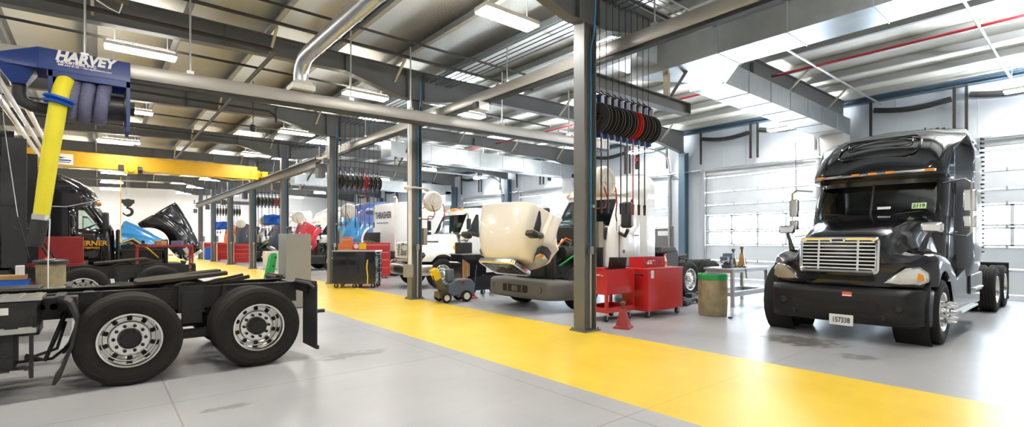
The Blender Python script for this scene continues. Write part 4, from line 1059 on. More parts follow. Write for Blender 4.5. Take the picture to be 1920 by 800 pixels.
rail('exhaust_rail', 'aluminium exhaust rail running along the column row overhead', (7.25, -3, 4.98), (7.25, 30, 4.98), [.12, .24, .36, .48, .6, .72, .84, .96])
# exhaust unit hung on the cross rail
t = thing('exhaust_extraction_unit', 'navy blue exhaust trolley lettered HARVEY with a yellow hose hanging down', 'exhaust unit', (-.16, 10.5, 4.2))
m = MB(); m.prism([(-.30, -.03), (-.30, .04), (-.22, .31), (.22, .31), (.30, .04), (.30, -.03)], 'X', -.54, .56); hs = m.build('housing', 'navy', t, bevel=.006)
m = MB(); m.rings([[(-.54, a, c) for a, c in ((-.30, -.03), (-.30, .04), (-.22, .31), (.22, .31), (.30, .04), (.30, -.03))], [(-1.12, a, c) for a, c in ((-.14, .02), (-.14, .06), (-.12, .10), (.12, .10), (.14, .06), (.14, .02))]]); m.build('end_cone', 'navy', hs)
m = MB(); m.rings([[(-1.02, -.2, .02), (-.55, -.2, .0), (-.55, .2, .0), (-1.02, .2, .02)], [(-.84, -.12, -.26), (-.68, -.12, -.26), (-.68, .12, -.26), (-.84, .12, -.26)]]); m.build('hopper', 'navy', hs)
Lf = T(0, -.306, .05)@rotm('X', PI/2); ll = T(0, -.262, .175)@rotm('X', math.radians(51))
LS = lambda x, h: T(x, -.304+h*.2845, .04+h*.9587)@rotm('X', PI/2-.288)
text('HARVEY', .23, 'white', hs, LS(-.0, .185), 'lettering', bold=.011, shear=.22, sx=.82)
text('INDUSTRIES, INC.', .060, 'white', hs, LS(-.10, .085), 'lettering', bold=.003, shear=.2)
text('888-633-8122 • HarveyExhaust.com', .044, 'white', hs, LS(.0, .035), 'lettering', bold=.001, shear=.1)
m = MB(); m.tube([(-.76, 0, -.24), (-.76, 0, -.40), (-.72, 0, -.50), (-.62, 0, -.56), (-.44, 0, -.57)], .085, 14)
for k in range(12): pass
m.build('black_hose', 'rubber2', t)
for s in (-1, 1):
    m = MB()
    for x in (-.40, .53): m.box((x, s*.27, -.42), (.05, .05, .82))
    m.box((.06, s*.27, -.07), (1.0, .05, .10))
    m.build('reel_frame', 'navy', t)
m = MB(); m.lathe([(.20, -.40), (.20, .40)], 20, 'X', (.08, 0, -.42)); m.lathe([(.001, .40), (.30, .40), (.30, .43), (.001, .43)], 24, 'X', (.08, 0, -.42)); m.build('reel_drum', 'black2', t)
m = MB(); m.cyl((.45, -.05, -.42), (.62, -.05, -.42), .10, n=16); m.box((.58, -.15, -.38), (.08, .12, .10)); m.build('motor', 'rubber2', t)
for i, x in enumerate((-.12, .05, .24)):
    m = MB(); P = []
    for q in range(40):
        a = 2*PI*q/40; P.append((x-.05*math.sin(a)*0-.07*(math.sin(a)-1)*-.5, .25*math.cos(a), -.38+.27*math.sin(a)))
    m.tube(P, [.085+.004*(q % 2) for q in range(40)], 14, closed=True)
    for q in range(40):
        a = P[q]; b_ = P[(q+1) % 40]
        for f in (.15, .65):
            c = V(a)*(1-f)+V(b_)*f; d = (V(b_)-V(a)).normalized()*.007
            m.cyl(c-d, c+d, .093, n=14)
    m.build('hose_coil', 'hosegrey', t)
m = MB(); Y1 = [(-.21, -.18, -.14), (-.24, -.28, -.18), (-.27, -.32, -.3), (-.31, -.32, -.55), (-.40, -.31, -1.3), (-.50, -.30, -2.25)]
m.tube(Y1, [.10, .105, .108, .11, .105, .095], 16)
for k in range(14):
    f = k/13; m.tube([lerp(V(Y1[3]), V(Y1[5]), max(0, f-.004)), lerp(V(Y1[3]), V(Y1[5]), f+.004)], .108-.012*f, 16)
yh = m.build('yellow_hose', 'hoseyellow', t)
m = MB(); R = T(-.31, -.32, -.50)@rotm('Y', .22)
m.m = R; m.lathe([(.10, -.05), (.17, -.05), (.185, -.02), (.13, .0), (.19, .03), (.18, .06), (.10, .06)], 28, 'Z'); m.build('stop_ring', 'blue', yh)
m = MB(); m.cyl((-.50, -.30, -2.22), (-.51, -.30, -2.30), .105, n=16); m.build('end_collar', 'alloy', yh)
m = MB(); m.tube([(-.51, -.30, -2.29), (-.55, -.30, -2.55), (-.57, -.30, -2.70)], [.10, .10, .085], 16); m.build('hose_nozzle', 'rubber2', yh)
m = MB(); m.tube([(-.40, -.36, -2.28), (-.42, -.36, -2.9), (-.42, -.36, -3.5)], .010, 6); m.build('pull_cord', 'white', yh)
# ------------------------------------------------------------------ ducts
m = MB(); m.tube([(3.16, 10.5, 4.70), (3.16, 10.5, 4.95), (3.16, 10.44, 5.1), (3.17, 10.28, 5.24), (3.18, 10.05, 5.28), (3.2, -4, 5.28)], .145, 20)
for k in range(14): m.cyl((3.19, 9.6-k*.9, 5.28), (3.19, 9.58-k*.9, 5.28), .152, n=20)
t = thing('round_duct', 'shiny round steel duct bending down onto the cross rail', 'duct', (3.16, 10.5, 4.62)); m.m = Matrix()
o = m.build('pipe', 'galv', t, M4=T(-3.16, -10.5, -4.62))
m = MB(); m.rings([[(-.22, -.22, 0), (.22, -.22, 0), (.22, .22, 0), (-.22, .22, 0)], [(-.22, -.22, .10), (.22, -.22, .10), (.22, .22, .10), (-.22, .22, .10)], [(-.14, -.14, .2), (.14, -.14, .2), (.14, .14, .2), (-.14, .14, .2)]]); m.build('transition_box', 'reelwhite', t)
def seamed(m, axis, a, b, c0, c1, z0, z1, step=1.2):
    """rectangular duct with standing seams"""
    n = max(1, int(abs(b-a)/step))
    if axis == 'Y': m.box(((c0+c1)/2, (a+b)/2, (z0+z1)/2), (c1-c0, b-a, z1-z0))
    else: m.box(((a+b)/2, (c0+c1)/2, (z0+z1)/2), (b-a, c1-c0, z1-z0))
    for k in range(n+1):
        p = a+(b-a)*k/n
        if axis == 'Y': m.box(((c0+c1)/2, p, (z0+z1)/2), (c1-c0+.03, .018, z1-z0+.03))
        else: m.box((p, (c0+c1)/2, (z0+z1)/2), (.018, c1-c0+.03, z1-z0+.03))
t = thing('ventilation_duct', 'large rectangular steel duct overhead turning towards the black tractor and doors', 'duct', (9.8, 5.9, 5.2))
LT = T(-9.8, -5.9, -5.2)
m = MB(LT); seamed(m, 'Y', -4, 4.9, 9.35, 10.25, 5.27, 5.80); m.build('trunk', 'galv', t)
m = MB(LT); m.rings([[(9.35, 4.9, 5.27), (10.25, 4.9, 5.27), (10.25, 4.9, 5.8), (9.35, 4.9, 5.8)], [(8.7, 6.5, 5.0), (11.1, 5.65, 5.2), (11.1, 5.65, 5.78), (8.7, 6.5, 5.72)]]); m.box((8.55, 6.35, 5.45), (.7, .75, .40)); m.build('flared_bend', 'galv', t)
m = MB(LT); seamed(m, 'X', 11.0, 19.7, 5.62, 6.45, 5.20, 5.74); m.build('branch', 'galv', t)
m = MB(LT); m.box((19.5, 6.0, 4.6), (.6, .7, 1.3)); m.build('drop', 'white', t)
def branch(k, lab):
    y = FR[k]; t = thing('ventilation_duct', lab, 'duct', (10, y, 5.0)); m = MB()
    seamed(m, 'X', -.6, 9.6, -.25, .45, -.10, .56); m.build('branch', 'galv', t)
    m = MB(); m.box((-.9, .1, .2), (.6, .9, .6)); m.build('end_box', 'galv', t); m = MB(); m.box((9.4, .1, -.4), (.5, .7, 1.0)); m.build('drop', 'galv', t)
branch(2, 'rectangular steel duct high over the blue tractor in the far right bays')
branch(4, 'rectangular steel duct farther back, over the red tractor')
# ------------------------------------------------------------------ overhead crane
t = thing('crane_runway', 'grey runway beam bracketed to the columns for the yellow crane', 'beam', (6.18, 18.8, 4.2))
m = MB(); m.box((0, 14.6, .40), (.22, 29.2, .02)); m.box((0, 14.6, .08), (.22, 29.2, .02)); m.box((0, 14.6, .24), (.014, 29.2, .32)); m.box((0, 14.6, .44), (.05, 29.2, .05)); m.build('beam', 'steel', t)
for k in range(2, 8):
    m = MB(); y = FR[k]-18.8; m.box((.19, y, .30), (.20, .16, .12)); m.build('bracket', 'steel', t); m = MB(); m.box((.12, y+.32, -.12), (.26, .30, .34)); m.build('bearing_box', 'steel', t); m = MB(); m.box((.02, y+.02, .62), (.08, .10, .36)); m.build('stub_post', 'steel', t)
t = thing('bridge_crane', 'yellow bridge crane girder spanning the left bays', 'crane', (0, 26.9, 4.5))
m = MB(); m.box((-.6, 0, .38), (13.2, .30, .58)); m.box((-.6, 0, .09), (13.2, .38, .03)); m.box((-.6, 0, .68), (13.2, .36, .03)); m.build('girder', 'yellow', t)
m = MB(); m.box((6.14, 0, .26), (.24, 2.0, .24)); m.box((5.9, 0, .3), (.4, .4, .42))
for s in (-1, 1): m.cyl((6.02, s*.85, .20), (6.26, s*.85, .20), .12, n=16)
m.build('end_truck', 'yellow', t)
m = MB(); m.box((-1.15, -.17, .34), (.72, .02, .42)); sg = m.build('maker_sign', 'paper', t)
m = MB(); m.prism([(-1.42, .42), (-1.30, .44), (-1.22, .50), (-1.18, .43), (-1.02, .40), (-1.2, .36), (-1.4, .36)], 'Y', -.185, -.178); m.box((-1.1, -.182, .30), (.5, .01, .05)); m.box((-1.05, -.182, .22), (.34, .01, .025)); m.build('sign_emblem', 'navy', sg)
m = MB(); m.box((1.05, -.32, .12), (.46, .30, .42)); m.cyl((1.05, -.52, .10), (1.05, .1, .10), .14, n=16); hb = m.build('hoist', 'yellow', t, bevel=.02)
m = MB(); m.box((.72, -.32, .14), (.18, .3, .24)); m.cyl((1.3, -.32, .10), (1.44, -.32, .10), .14, n=16); m.build('hoist_motor', 'black2', hb)
m = MB()
for x in (.93, 1.0): m.cyl((x, 0, -.15), (x, 0, -1.3), .006, n=5)
m.build('hoist_rope', 'alloy', hb)
m = MB(); m.cyl((.72, -.1, -.2), (.72, -.1, -2.9), .016, n=6); m.box((.72, -.1, -2.95), (.08, .08, .24)); m.build('pendant_cable', 'yplastic', hb)
m = MB(); m.cyl((.965, -.10, -1.30), (.965, .10, -1.30), .17, n=20); m.box((.965, 0, -1.24), (.44, .16, .16))
m.tube([(.965, 0, -1.44)]+[(.95+.16*math.sin(a), 0, -1.68+.16*math.cos(a)) for a in [PI*q/10 for q in range(0, 15)]], [.05]*4+[.06]*8+[.03]*4, 10); m.build('hook_block', 'black2', hb)
for s in (0,):
    m = MB(); m.tube([(-5+.9*k, -.14, .05-.08*(k % 2)) for k in range(13)], .012, 5); m.build('festoon_cable', 'yplastic', t)
# ------------------------------------------------------------------ pipework under the roof
def pipe(lab, pts, r, m_, cat='pipe', name='pipe', group=None):
    m = MB(); m.tube(pts, r, 10); o = m.build(name, m_); return tag(o, lab, cat, group)
pipe('thick dark pipe crossing below the near rafter and turning along the bay', [(-6, 11.3, 5.62), (2.8, 11.3, 5.62), (2.9, 11.4, 5.62), (2.9, 30, 5.62)], .045, 'pipeblack')
pipe('thin black sprinkler pipe crossing beyond the second rafter', [(-7, 13.4, 5.82), (13, 13.4, 5.86)], .028, 'pipeblack')
pipe('black sprinkler pipe crossing over the white tractor, the nearer of two', [(-2, 9.75, 5.93), (9.5, 9.75, 5.93)], .026, 'pipeblack')
pipe('black sprinkler pipe crossing over the white tractor, the farther of two', [(-2, 10.6, 5.93), (9.6, 10.6, 5.93)], .034, 'pipeblack')
pipe('black pipe crossing in front of the third rafter', [(-6, 17.2, 5.72), (4.2, 17.2, 5.72), (4.4, 17.2, 5.60), (4.4, 17.2, 5.4)], .034, 'pipeblack')
pipe('black sprinkler pipe crossing the left bays beyond the third rafter', [(-6, 20.4, 5.8), (8, 20.4, 5.84)], .026, 'pipeblack')
pipe('black sprinkler pipe crossing the left bays before the fourth rafter', [(-6, 23.2, 5.8), (8, 23.2, 5.84)], .026, 'pipeblack')
pipe('long red sprinkler main running under the roof above the black tractor', [(14.3, -2, 6.12), (14.3, 48, 6.12)], .035, 'pipered')
pipe('red pipe running beside the exhaust rail over the nearest column', [(7.55, -2, 5.30), (7.55, 5.6, 5.28)], .03, 'pipered')
for k in range(6):
    pipe('one of the thin dark conduits bundled above the column row', [(6.95+.17*k, 5.2, 5.98+.012*(k % 2)), (6.95+.17*k, 42, 5.98)], .014, 'steelblue', 'conduit', 'conduit', 'conduits above the column row')
for k in range(5):
    pipe('one of the thin conduits crossing just before the nearest rafter', [(4.4, 5.15+.13*k, 6.0), (9.0, 5.15+.13*k, 6.02)], .014, 'galvp', 'conduit', 'conduit', 'conduits crossing by the nearest rafter')
for k, (x, z) in enumerate(((-1.65, 5.05), (-1.35, 4.85), (-1.62, 4.6))):
    pipe('white plastic pipe high at the far left, %s of three' % ('topmost', 'middle', 'lowest')[k], [(x, 11.6, z), (x, 29, z)], .06, 'white')
for y, n in ((4.85, 'left'), (1.73, 'right')):
    pipe('steel strut pipe under the roof running to the doors, %s one above the black tractor' % n, [(12.2, y, 6.10), (20.1, y, 6.14)], .03, 'galvp')
for k in (0, 1, 2, 3):
    y = FR[k]+1.0
    pipe('steel conduit curving down the door wall, %s one from the camera' % ORD[k], [(13, y-.2, 5.62), (19.3, y-.2, 5.62), (19.8, y-.2, 5.55), (20.1, y-.2, 5.3), (20.2, y-.2, 4.9), (20.2, y-.2, .6)], .04, 'galvp', 'conduit', 'conduit')
    pipe('horizontal steel conduit across the wall column, %s one from the camera' % ORD[k], [(20.15, FR[k]-.75, 4.62), (20.15, FR[k]+.8, 4.62)], .035, 'galvp', 'conduit', 'conduit')
for k, y in enumerate((7.6, 14.2, 20.3)):
    pipe('galvanised strut under the roof of the right bays, %s one from the camera' % ORD[k], [(8.2, y, 6.05), (13.8, y, 6.12)], .024, 'galvp')
t = thing('emergency_light', 'white light unit clipped to the overhead rail near the nearest column', 'light', (7.25, 9.6, 4.8)); m = MB(); m.box((-.2, 0, 0), (.3, .22, .20)); m.build('case', 'white', t, bevel=.02); m = MB(); m.box((-.38, -.02, 0), (.08, .16, .14)); m.build('cover', 'black2', t)
t = thing('security_camera', 'small dark dome camera hung under the roof', 'camera', (3.6, 16.6, 5.0)); m = MB(); m.cyl((0, 0, .1), (0, 0, 1.42), .012, n=6); m.build('stem', 'black2', t); m = MB(); m.lathe([(.001, -.12), (.06, -.10), (.09, -.04), (.10, .02), (.06, .10), (.001, .11)], 16, 'Z'); m.build('dome', 'black2', t)
# ------------------------------------------------------------------ things standing on the floor
def casters(root, pts, r=.065, mt='rubber2'):
    for x, y in pts:
        m = MB(); m.lathe([(.001, -.022), (r, -.02), (r, .02), (.001, .022)], 16, 'Y', (x, y, r)); o = m.build('caster', mt, root)
        m = MB(); m.box((x, y, r*2+.012), (.07, .06, .024)); m.box((x, y-.03, r+.03), (.035, .008, r+.04)); m.box((x, y+.03, r+.03), (.035, .008, r+.04)); m.build('fork', 'alloy', o)
# red two-tier service cart
t = thing('tool_cart', 'red open-bottom service cart with a black laptop, right of the nearest column', 'tool cart', (7.98, 6.5, 0))
w, d = .88, .62
m = MB(); m.box((0, 0, .545), (w, d, .02)); m.box((0, -d/2+.01, .79), (w, .02, .48)); m.box((0, d/2-.01, .79), (w, .02, .48))
for s in (-1, 1): m.box((s*(w/2-.01), 0, .79), (.02, d, .48))
m.box((0, 0, .99), (w-.03, d-.03, .02)); m.build('upper_box', 'red', t, bevel=.006)
m = MB(); m.box((0, 0, .19), (w, d, .02)); 
for s in (-1, 1): m.box((0, s*(d/2-.01), .235), (w, .02, .10)); m.box((s*(w/2-.01), 0, .235), (.02, d, .10))
m.build('lower_tray', 'red', t, bevel=.005)
for sx in (-1, 1):
    for sy in (-1, 1):
        m = MB(); m.box((sx*(w/2-.03), sy*(d/2-.03), .40), (.055, .055, .36)); m.build('leg', 'red', t)
m = MB(); m.tube([(-w/2, -.22, .90), (-w/2-.07, -.20, .92), (-w/2-.07, .20, .92), (-w/2, .22, .90)], .016, 8); m.build('push_handle', 'alloy', t)
casters(t, [(sx*.36, sy*.23) for sx in (-1, 1) for sy in (-1, 1)])
t = thing('laptop', 'black laptop standing open on the red service cart', 'laptop', (8.12, 6.45, 1.005), -.6)
m = MB(); m.box((0, 0, .012), (.36, .26, .024)); m.build('keyboard_base', 'screen', t, bevel=.004)
m = MB(); m.box((0, -.16, .13), (.36, .02, .26), rx=.35); m.build('screen_lid', 'screen', t, bevel=.004)
# red cabinet
t = thing('tool_cabinet', 'solid red rolling tool cabinet beside the service cart', 'tool cabinet', (9.22, 6.3, 0))
w, d = 1.28, .66
m = MB(); m.box((0, 0, .57), (w, d, .86)); m.build('body', 'red', t, bevel=.012)
m = MB(); m.box((0, 0, 1.005), (w+.02, d+.02, .03)); m.build('lid', 'red', t, bevel=.008)
m = MB()
for k in range(4): m.box((0, d/2+.012, .25+.2*k), (w-.1, .02, .17)); 
m.build('drawer', 'red', t, bevel=.004)
m = MB(); m.tube([(-w/2, -.2, .88), (-w/2-.08, -.2, .9), (-w/2-.08, .2, .9), (-w/2, .2, .88)], .018, 8); m.build('push_handle', 'black2', t)
m = MB(); m.box((-.50, -d/2-.003, .90), (.10, .006, .16)); m.build('paper_label', 'paper', t)
casters(t, [(sx*.54, sy*.25) for sx in (-1, 1) for sy in (-1, 1)], .07)
t = thing('plastic_crate', 'bright red crate on top of the red tool cabinet', 'crate', (9.08, 6.35, 1.02))
m = MB(); cw, cd, ch = .72, .36, .22
m.box((0, 0, .01), (cw, cd, .02))
for s in (-1, 1):
    m.box((0, s*cd/2, ch-.03), (cw, .02, .06)); m.box((0, s*cd/2, .03), (cw, .02, .06)); m.box((s*cw/2, 0, ch/2), (.02, cd, ch))
    for k in range(9): m.box((-cw/2+cw*k/8, s*cd/2, ch/2), (.03, .02, ch))
    m.box((0, s*(cd/2-.004), ch/2), (cw, .006, ch*.9))
m.build('basket', 'red', t)
m = MB(); m.box((-.18, -.186, .10), (.22, .004, .05)); m.box((-.10, -.186, .15), (.26, .004, .03)); m.build('label_print', 'paper', t)
t = thing('spray_bottle', 'white spray bottle with orange label on the red tool cabinet', 'bottle', (9.52, 6.2, 1.02))
m = MB(); m.lathe([(.001, 0), (.045, 0), (.047, .02), (.047, .14), (.03, .19), (.016, .22), (.016, .25), (.001, .25)], 16, 'Z'); m.build('body', 'white', t)
m = MB(); m.lathe([(.049, .04), (.049, .12)], 16, 'Z'); m.build('label', 'orange', t)
m = MB(); m.box((.01, 0, .265), (.09, .03, .035)); m.box((.045, 0, .235), (.012, .02, .06)); m.build('trigger_head', 'red', t)
t = thing('rag_heap', 'crumpled pale rags and grey parts on the red tool cabinet', 'rags', (9.68, 6.42, 1.02))
m = MB()
for k in range(5): m.ball((random.uniform(-.08, .08), random.uniform(-.08, .08), .04), (random.uniform(.05, .08), .05), 6)
m.build('cloth', 'paper', t)
def jack_stand(name, lab, loc, mt, h=.46, b=.15, rz=0):
    t = thing(name, lab, 'jack stand', loc, rz)
    m = MB(); P0 = [(-b, -b, 0), (b, -b, 0), (b, b, 0), (-b, b, 0)]; q = b*.33
    m.rings([[(x, y, .0) for x, y, z in P0], [(x, y, .02) for x, y, z in P0], [(x*.72, y*.72, .06) for x, y, z in P0], [(math.copysign(q, x), math.copysign(q, y), h*.72) for x, y, z in P0]])
    m.build('base', mt, t)
    m = MB(); m.cyl((0, 0, h*.6), (0, 0, h*.93), .024); m.box((0, 0, h*.95), (.13, .06, .03))
    for s in (-1, 1): m.box((s*.06, 0, h*.99), (.03, .06, .05), ry=s*.4)
    m.build('saddle', 'olive', t)
    return t
jack_stand('jack_stand', 'red jack stand on the floor in front of the red carts', (7.36, 5.66, 0), 'redold', rz=.4)
# barrel
t = thing('drum_barrel', 'grimy tan plastic drum with a green rim by the workbench', 'barrel', (10.12, 5.42, 0))
m = MB(); m.lathe([(.001, 0), (.27, 0), (.285, .02), (.295, .2), (.30, .27), (.30, .33), (.295, .36), (.30, .55), (.298, .62), (.29, .78)], 40, 'Z'); m.build('body', 'barrel', t)
m = MB(); m.lathe([(.288, .765), (.302, .77), (.302, .87), (.292, .885), (.275, .88), (.27, .80), (.001, .79)], 40, 'Z'); m.build('rim_band', 'green', t)
m = MB(); m.ball((0, 0, .80), (.25, .12), 8); m.build('waste_bag', 'rubber2', t)
m = MB(); m.ball((0, 0, .015), (.05, .018), 6); o = m.build('rubber_puck', 'rubber2', M4=T(9.95, 4.95, 0)); tag(o, 'small black rubber lump on the floor in front of the drum', 'rubber piece')
# workbench
t = thing('workbench', 'pale steel workbench with a lower stretcher left of the black tractor', 'workbench', (12.55, 6.05, 0))
m = MB(); m.box((0, 0, .90), (2.0, .75, .05)); m.box((0, 0, .84), (1.9, .65, .06)); m.build('bench_top', 'galvp', t, bevel=.006)
for sx in (-1, 1):
    for sy in (-1, 1):
        m = MB(); m.box((sx*.92, sy*.32, .42), (.075, .075, .84)); m.build('leg', 'galvp', t)
m = MB(); m.box((0, -.32, .30), (1.8, .05, .12)); m.box((0, .32, .30), (1.8, .05, .12)); m.box((-.92, 0, .30), (.05, .6, .1)); m.box((.92, 0, .3), (.05, .6, .1)); m.build('stretcher', 'galvp', t)
t = thing('bench_vise', 'dark blue bench vise at the left end of the workbench', 'vise', (11.85, 5.95, .925), .15)
m = MB(); m.box((0, 0, .04), (.30, .24, .08)); m.box((.02, 0, .15), (.22, .18, .16)); m.box((.06, 0, .29), (.26, .22, .14)); m.build('body', 'machine', t, bevel=.02)
m = MB(); m.box((-.24, 0, .2), (.16, .18, .16)); m.box((-.14, 0, .16), (.3, .09, .08)); m.build('sliding_jaw', 'machine', t, bevel=.02)
m = MB(); m.cyl((-.35, 0, .16), (-.32, 0, .16), .03); m.cyl((-.36, -.14, .2), (-.36, .14, .12), .012, n=8); m.build('screw_handle', 'alloy', t)
for i, (x, y) in enumerate(((12.18, 5.98), (12.38, 5.86))):
    jack_stand('jack_stand', ('brown-gold jack stand on the workbench beside the vise', 'brown-gold jack stand on the workbench, nearer its middle')[i], (x, y, .925), 'bottle', .44+.05*i, .11, .3)
for i, (x, y, h) in enumerate(((12.66, 5.95, .30), (12.80, 6.0, .22))):
    t = thing('oil_bottle', ('tall dark oil bottle with pointed spout on the workbench', 'short dark oil bottle at the right end of the bench clutter')[i], 'bottle', (x, y, .925))
    m = MB(); m.lathe([(.001, 0), (.06, 0), (.062, .02), (.062, h*.55), (.03, h*.75), (.018, h*.8), (.016, h), (.001, h)], 14, 'Z'); m.build('body', 'olive', t)
    m = MB(); m.cyl((0, 0, h), (0, 0, h+.05), .018, .006, 8); m.build('spout', 'bottle', t)
t = thing('grease_gun', 'silver grease gun with hose lying on the front edge of the workbench', 'tool', (12.45, 5.78, .93)); m = MB(); m.cyl((-.2, 0, .03), (.16, .03, .03), .028); m.build('barrel', 'alloy', t); m = MB(); m.tube([(-.2, 0, .03), (-.26, -.08, .02), (-.28, -.12, -.1), (-.27, -.13, -.28)], .012, 6); m.build('hose', 'rubber2', t)
# creeper jack near the white tractor's tail
t = thing('floor_jack', 'black long-handled floor jack by the rear wheels of the white tractor', 'jack', (11.3, 6.75, 0), .2)
m = MB(); m.box((0, 0, .10), (.9, .26, .10)); m.box((.3, 0, .2), (.25, .16, .10))
for s in (-1, 1):
    for x in (-.38, .38): m.lathe([(.001, -.02), (.06, -.02), (.06, .02), (.001, .02)], 14, 'Y', (x, s*.16, .06))
m.build('frame', 'black2', t, bevel=.01); m = MB(); m.cyl((-.35, .06, .14), (-1.0, .06, .72), .022); m.cyl((-.35, -.06, .14), (-1.0, -.06, .72), .022); m.build('handle', 'black2', t)
# black tool chests
def chest(lab, loc, rz, w, d, h, cas=6):
    t = thing('tool_chest', lab, 'tool chest', loc, rz)
    m = MB(); m.box((0, 0, .14+(h-.14)/2), (w, d, h-.14)); m.build('body', 'black', t, bevel=.01)
    m = MB(); m.box((0, 0, h+.015), (w+.04, d+.04, .035)); m.build('worktop', 'alloy', t)
    n = 6
    for k in range(n):
        m = MB(); z0 = .2+(h-.28)*k/n; m.box((w/2+.008, 0, z0+(h-.28)/n/2), (.016, d-.06, (h-.28)/n-.015)); o = m.build('drawer', 'black', t, bevel=.003)
        m = MB(); m.box((w/2+.02, 0, z0+(h-.28)/n-.02), (.02, d-.12, .018)); m.build('drawer_pull', 'black2', o)
    m = MB(); m.tube([(-w/2, -d*.35, h*.8), (-w/2-.08, -d*.35, h*.82), (-w/2-.08, d*.35, h*.82), (-w/2, d*.35, h*.8)], .016, 8); m.build('push_handle', 'chrome', t)
    casters(t, [(w*(-.44+.88*a/(cas//2-1)), s*d*.38) for a in range(cas//2) for s in (-1, 1)], .075)
    return t
t = chest('long glossy black tool chest on casters at the lane edge', (6.80, 16.40, 0), -.685, 1.40, .85, 1.22)
m = MB(); m.tube([(.46, -.44, .95), (.44, -.46, .7), (.47, -.46, .4), (.46, -.45, .12)], .022, 6); m.build('hanging_strap', 'yplastic', t)
m = MB(); m.bar((.73, .1, 1.2), (.73, .1, .1), .05, .03); m.build('drawer_lock_bar', 'black2', t)
t = chest('tall black tool chest with a white sheet taped to its side', (8.72, 12.05, 0), 0, 1.55, .62, 1.18)
m = MB(); m.box((.30, -.315, .80), (.46, .006, .30)); m.build('paper_sheet', 'paper', t)
m = MB()
for k in range(5): m.box((-.76+.05*k, -.33, .75), (.03, .03, .6-.06*k))
m.build('hanging_tool', 'wood', t)
t = thing('toolbox', 'black portable toolbox on the tall black chest', 'toolbox', (8.2, 12.05, 1.215)); m = MB(); m.box((0, 0, .16), (.42, .3, .32)); m.build('body', 'black2', t, bevel=.02); m = MB(); m.tube([(-.12, 0, .32), (-.1, 0, .38), (.1, 0, .38), (.12, 0, .32)], .012, 6); m.build('handle', 'rubber2', t)
# hand-pulled machine
t = thing('towed_machine', 'grey wheeled machine with a tilted yellow handle column by the second column', 'machine', (7.30, 10.95, 0), -.15)
m = MB(); m.prism([(-.38, .16), (-.36, .46), (-.12, .58), (.26, .58), (.38, .44), (.34, .16)], 'Y', -.20, .20); m.build('body', 'machine', t, bevel=.02)
m = MB(); m.box((-.45, 0, .20), (.34, .34, .14)); m.build('chassis', 'olive', t)
m = MB(); m.bar((-.42, 0, .22), (-.70, 0, .80), .22, .14); m.build('handle_column', 'olive', t, bevel=.01)
m = MB(); m.bar((-.60, 0, .60), (-.73, 0, .86), .24, .17); m.box((-.74, 0, .72), (.08, .22, .05)); m.build('control_head', 'yplastic', t, bevel=.02)
m = MB(); m.tube([(-.72, .10, .88), (-.56, .10, .72), (-.34, .12, .30)], .016, 8); m.tube([(-.78, -.10, .70), (-.66, -.10, .40), (-.52, -.10, .16), (-.62, -.1, .08)], .016, 8); m.build('push_bar', 'black2', t)
m = MB(); m.box((-.26, .02, .68), (.18, .22, .34)); m.build('grey_canister', 'machine', t, bevel=.03)
for x, s in ((.10, -1), (.10, 1), (-.46, -1), (-.46, 1)):
    r = .15 if x > 0 else .13
    m = MB(); m.lathe([(r*.6, -.04), (r*.9, -.045), (r, -.03), (r, .03), (r*.9, .045), (r*.6, .04), (r*.6, -.04)], 24, 'Y', (x, s*.25, r)); o = m.build('wheel', 'rubber', t)
    m = MB(); m.lathe([(.001, -.035), (r*.6, -.03), (r*.62, .03), (.001, .035)], 20, 'Y', (x, s*.25, r)); m.build('wheel_disc', 'reelwhite', o)
m = MB(); m.lathe([(.03, -.02), (.05, 0), (.03, .02)], 12, 'Y', (.02, -.215, .52)); m.build('red_valve', 'red', t)
t = thing('floor_stand', 'small red stand on the floor behind the wheeled machine', 'stand', (7.95, 11.2, 0)); m = MB(); m.lathe([(.001, .0), (.13, 0), (.13, .03), (.05, .06), (.04, .12), (.001, .12)], 16, 'Z'); m.build('foot', 'redold', t); m = MB(); m.cyl((0, 0, .1), (.25, .2, .9), .01, n=6); m.build('rod', 'black2', t)
# grey cabinet and green jack at the left edge of the lane
t = thing('electrical_cabinet', 'plain grey cabinet standing at the left edge of the lane', 'cabinet', (3.63, 12.55, 0))
m = MB(); m.box((0, 0, .88), (.56, .66, 1.74)); m.build('body', 'boxgrey', t, bevel=.008)
m = MB(); m.box((0, 0, .02), (.52, .62, .04)); m.build('plinth', 'black2', t)
t = thing('service_jack', 'green jack with upright leaning arm beside the grey cabinet', 'jack', (2.90, 12.35, 0), .3)
m = MB(); m.box((-.15, 0, .10), (.62, .26, .12)); 
for s in (-1, 1):
    for x in (-.36, .1): m.lathe([(.001, -.02), (.06, -.02), (.06, .02), (.001, .02)], 14, 'Y', (x, s*.15, .06))
m.build('base', 'green', t, bevel=.01)
m = MB(); m.rings([[(x+.02, y, .12) for x, y in ((-.07, -.05), (.07, -.05), (.07, .05), (-.07, .05))], [(x+.03, y, .55) for x, y in ((-.06, -.05), (.06, -.05), (.06, .05), (-.06, .05))], [(x+.12, y, .72) for x, y in ((-.10, -.05), (.09, -.05), (.09, .05), (-.10, .05))], [(x+.22, y, 1.22) for x, y in ((-.08, -.05), (.08, -.05), (.08, .05), (-.08, .05))], [(x+.24, y, 1.30) for x, y in ((-.05, -.04), (.05, -.04), (.05, .04), (-.05, .04))]]); m.build('arm', 'green', t, bevel=.008)
m = MB()
for x, z in ((.08, .65), (.15, .8), (.20, 1.0), (.25, 1.2)): m.cyl((x, -.056, z), (x, -.044, z), .02, n=10)
m.build('pin_hole', 'dark', t)
m = MB(); m.cyl((.10, 0, .3), (.45, 0, .38), .02, n=8); m.build('foot_pedal', 'black2', t)
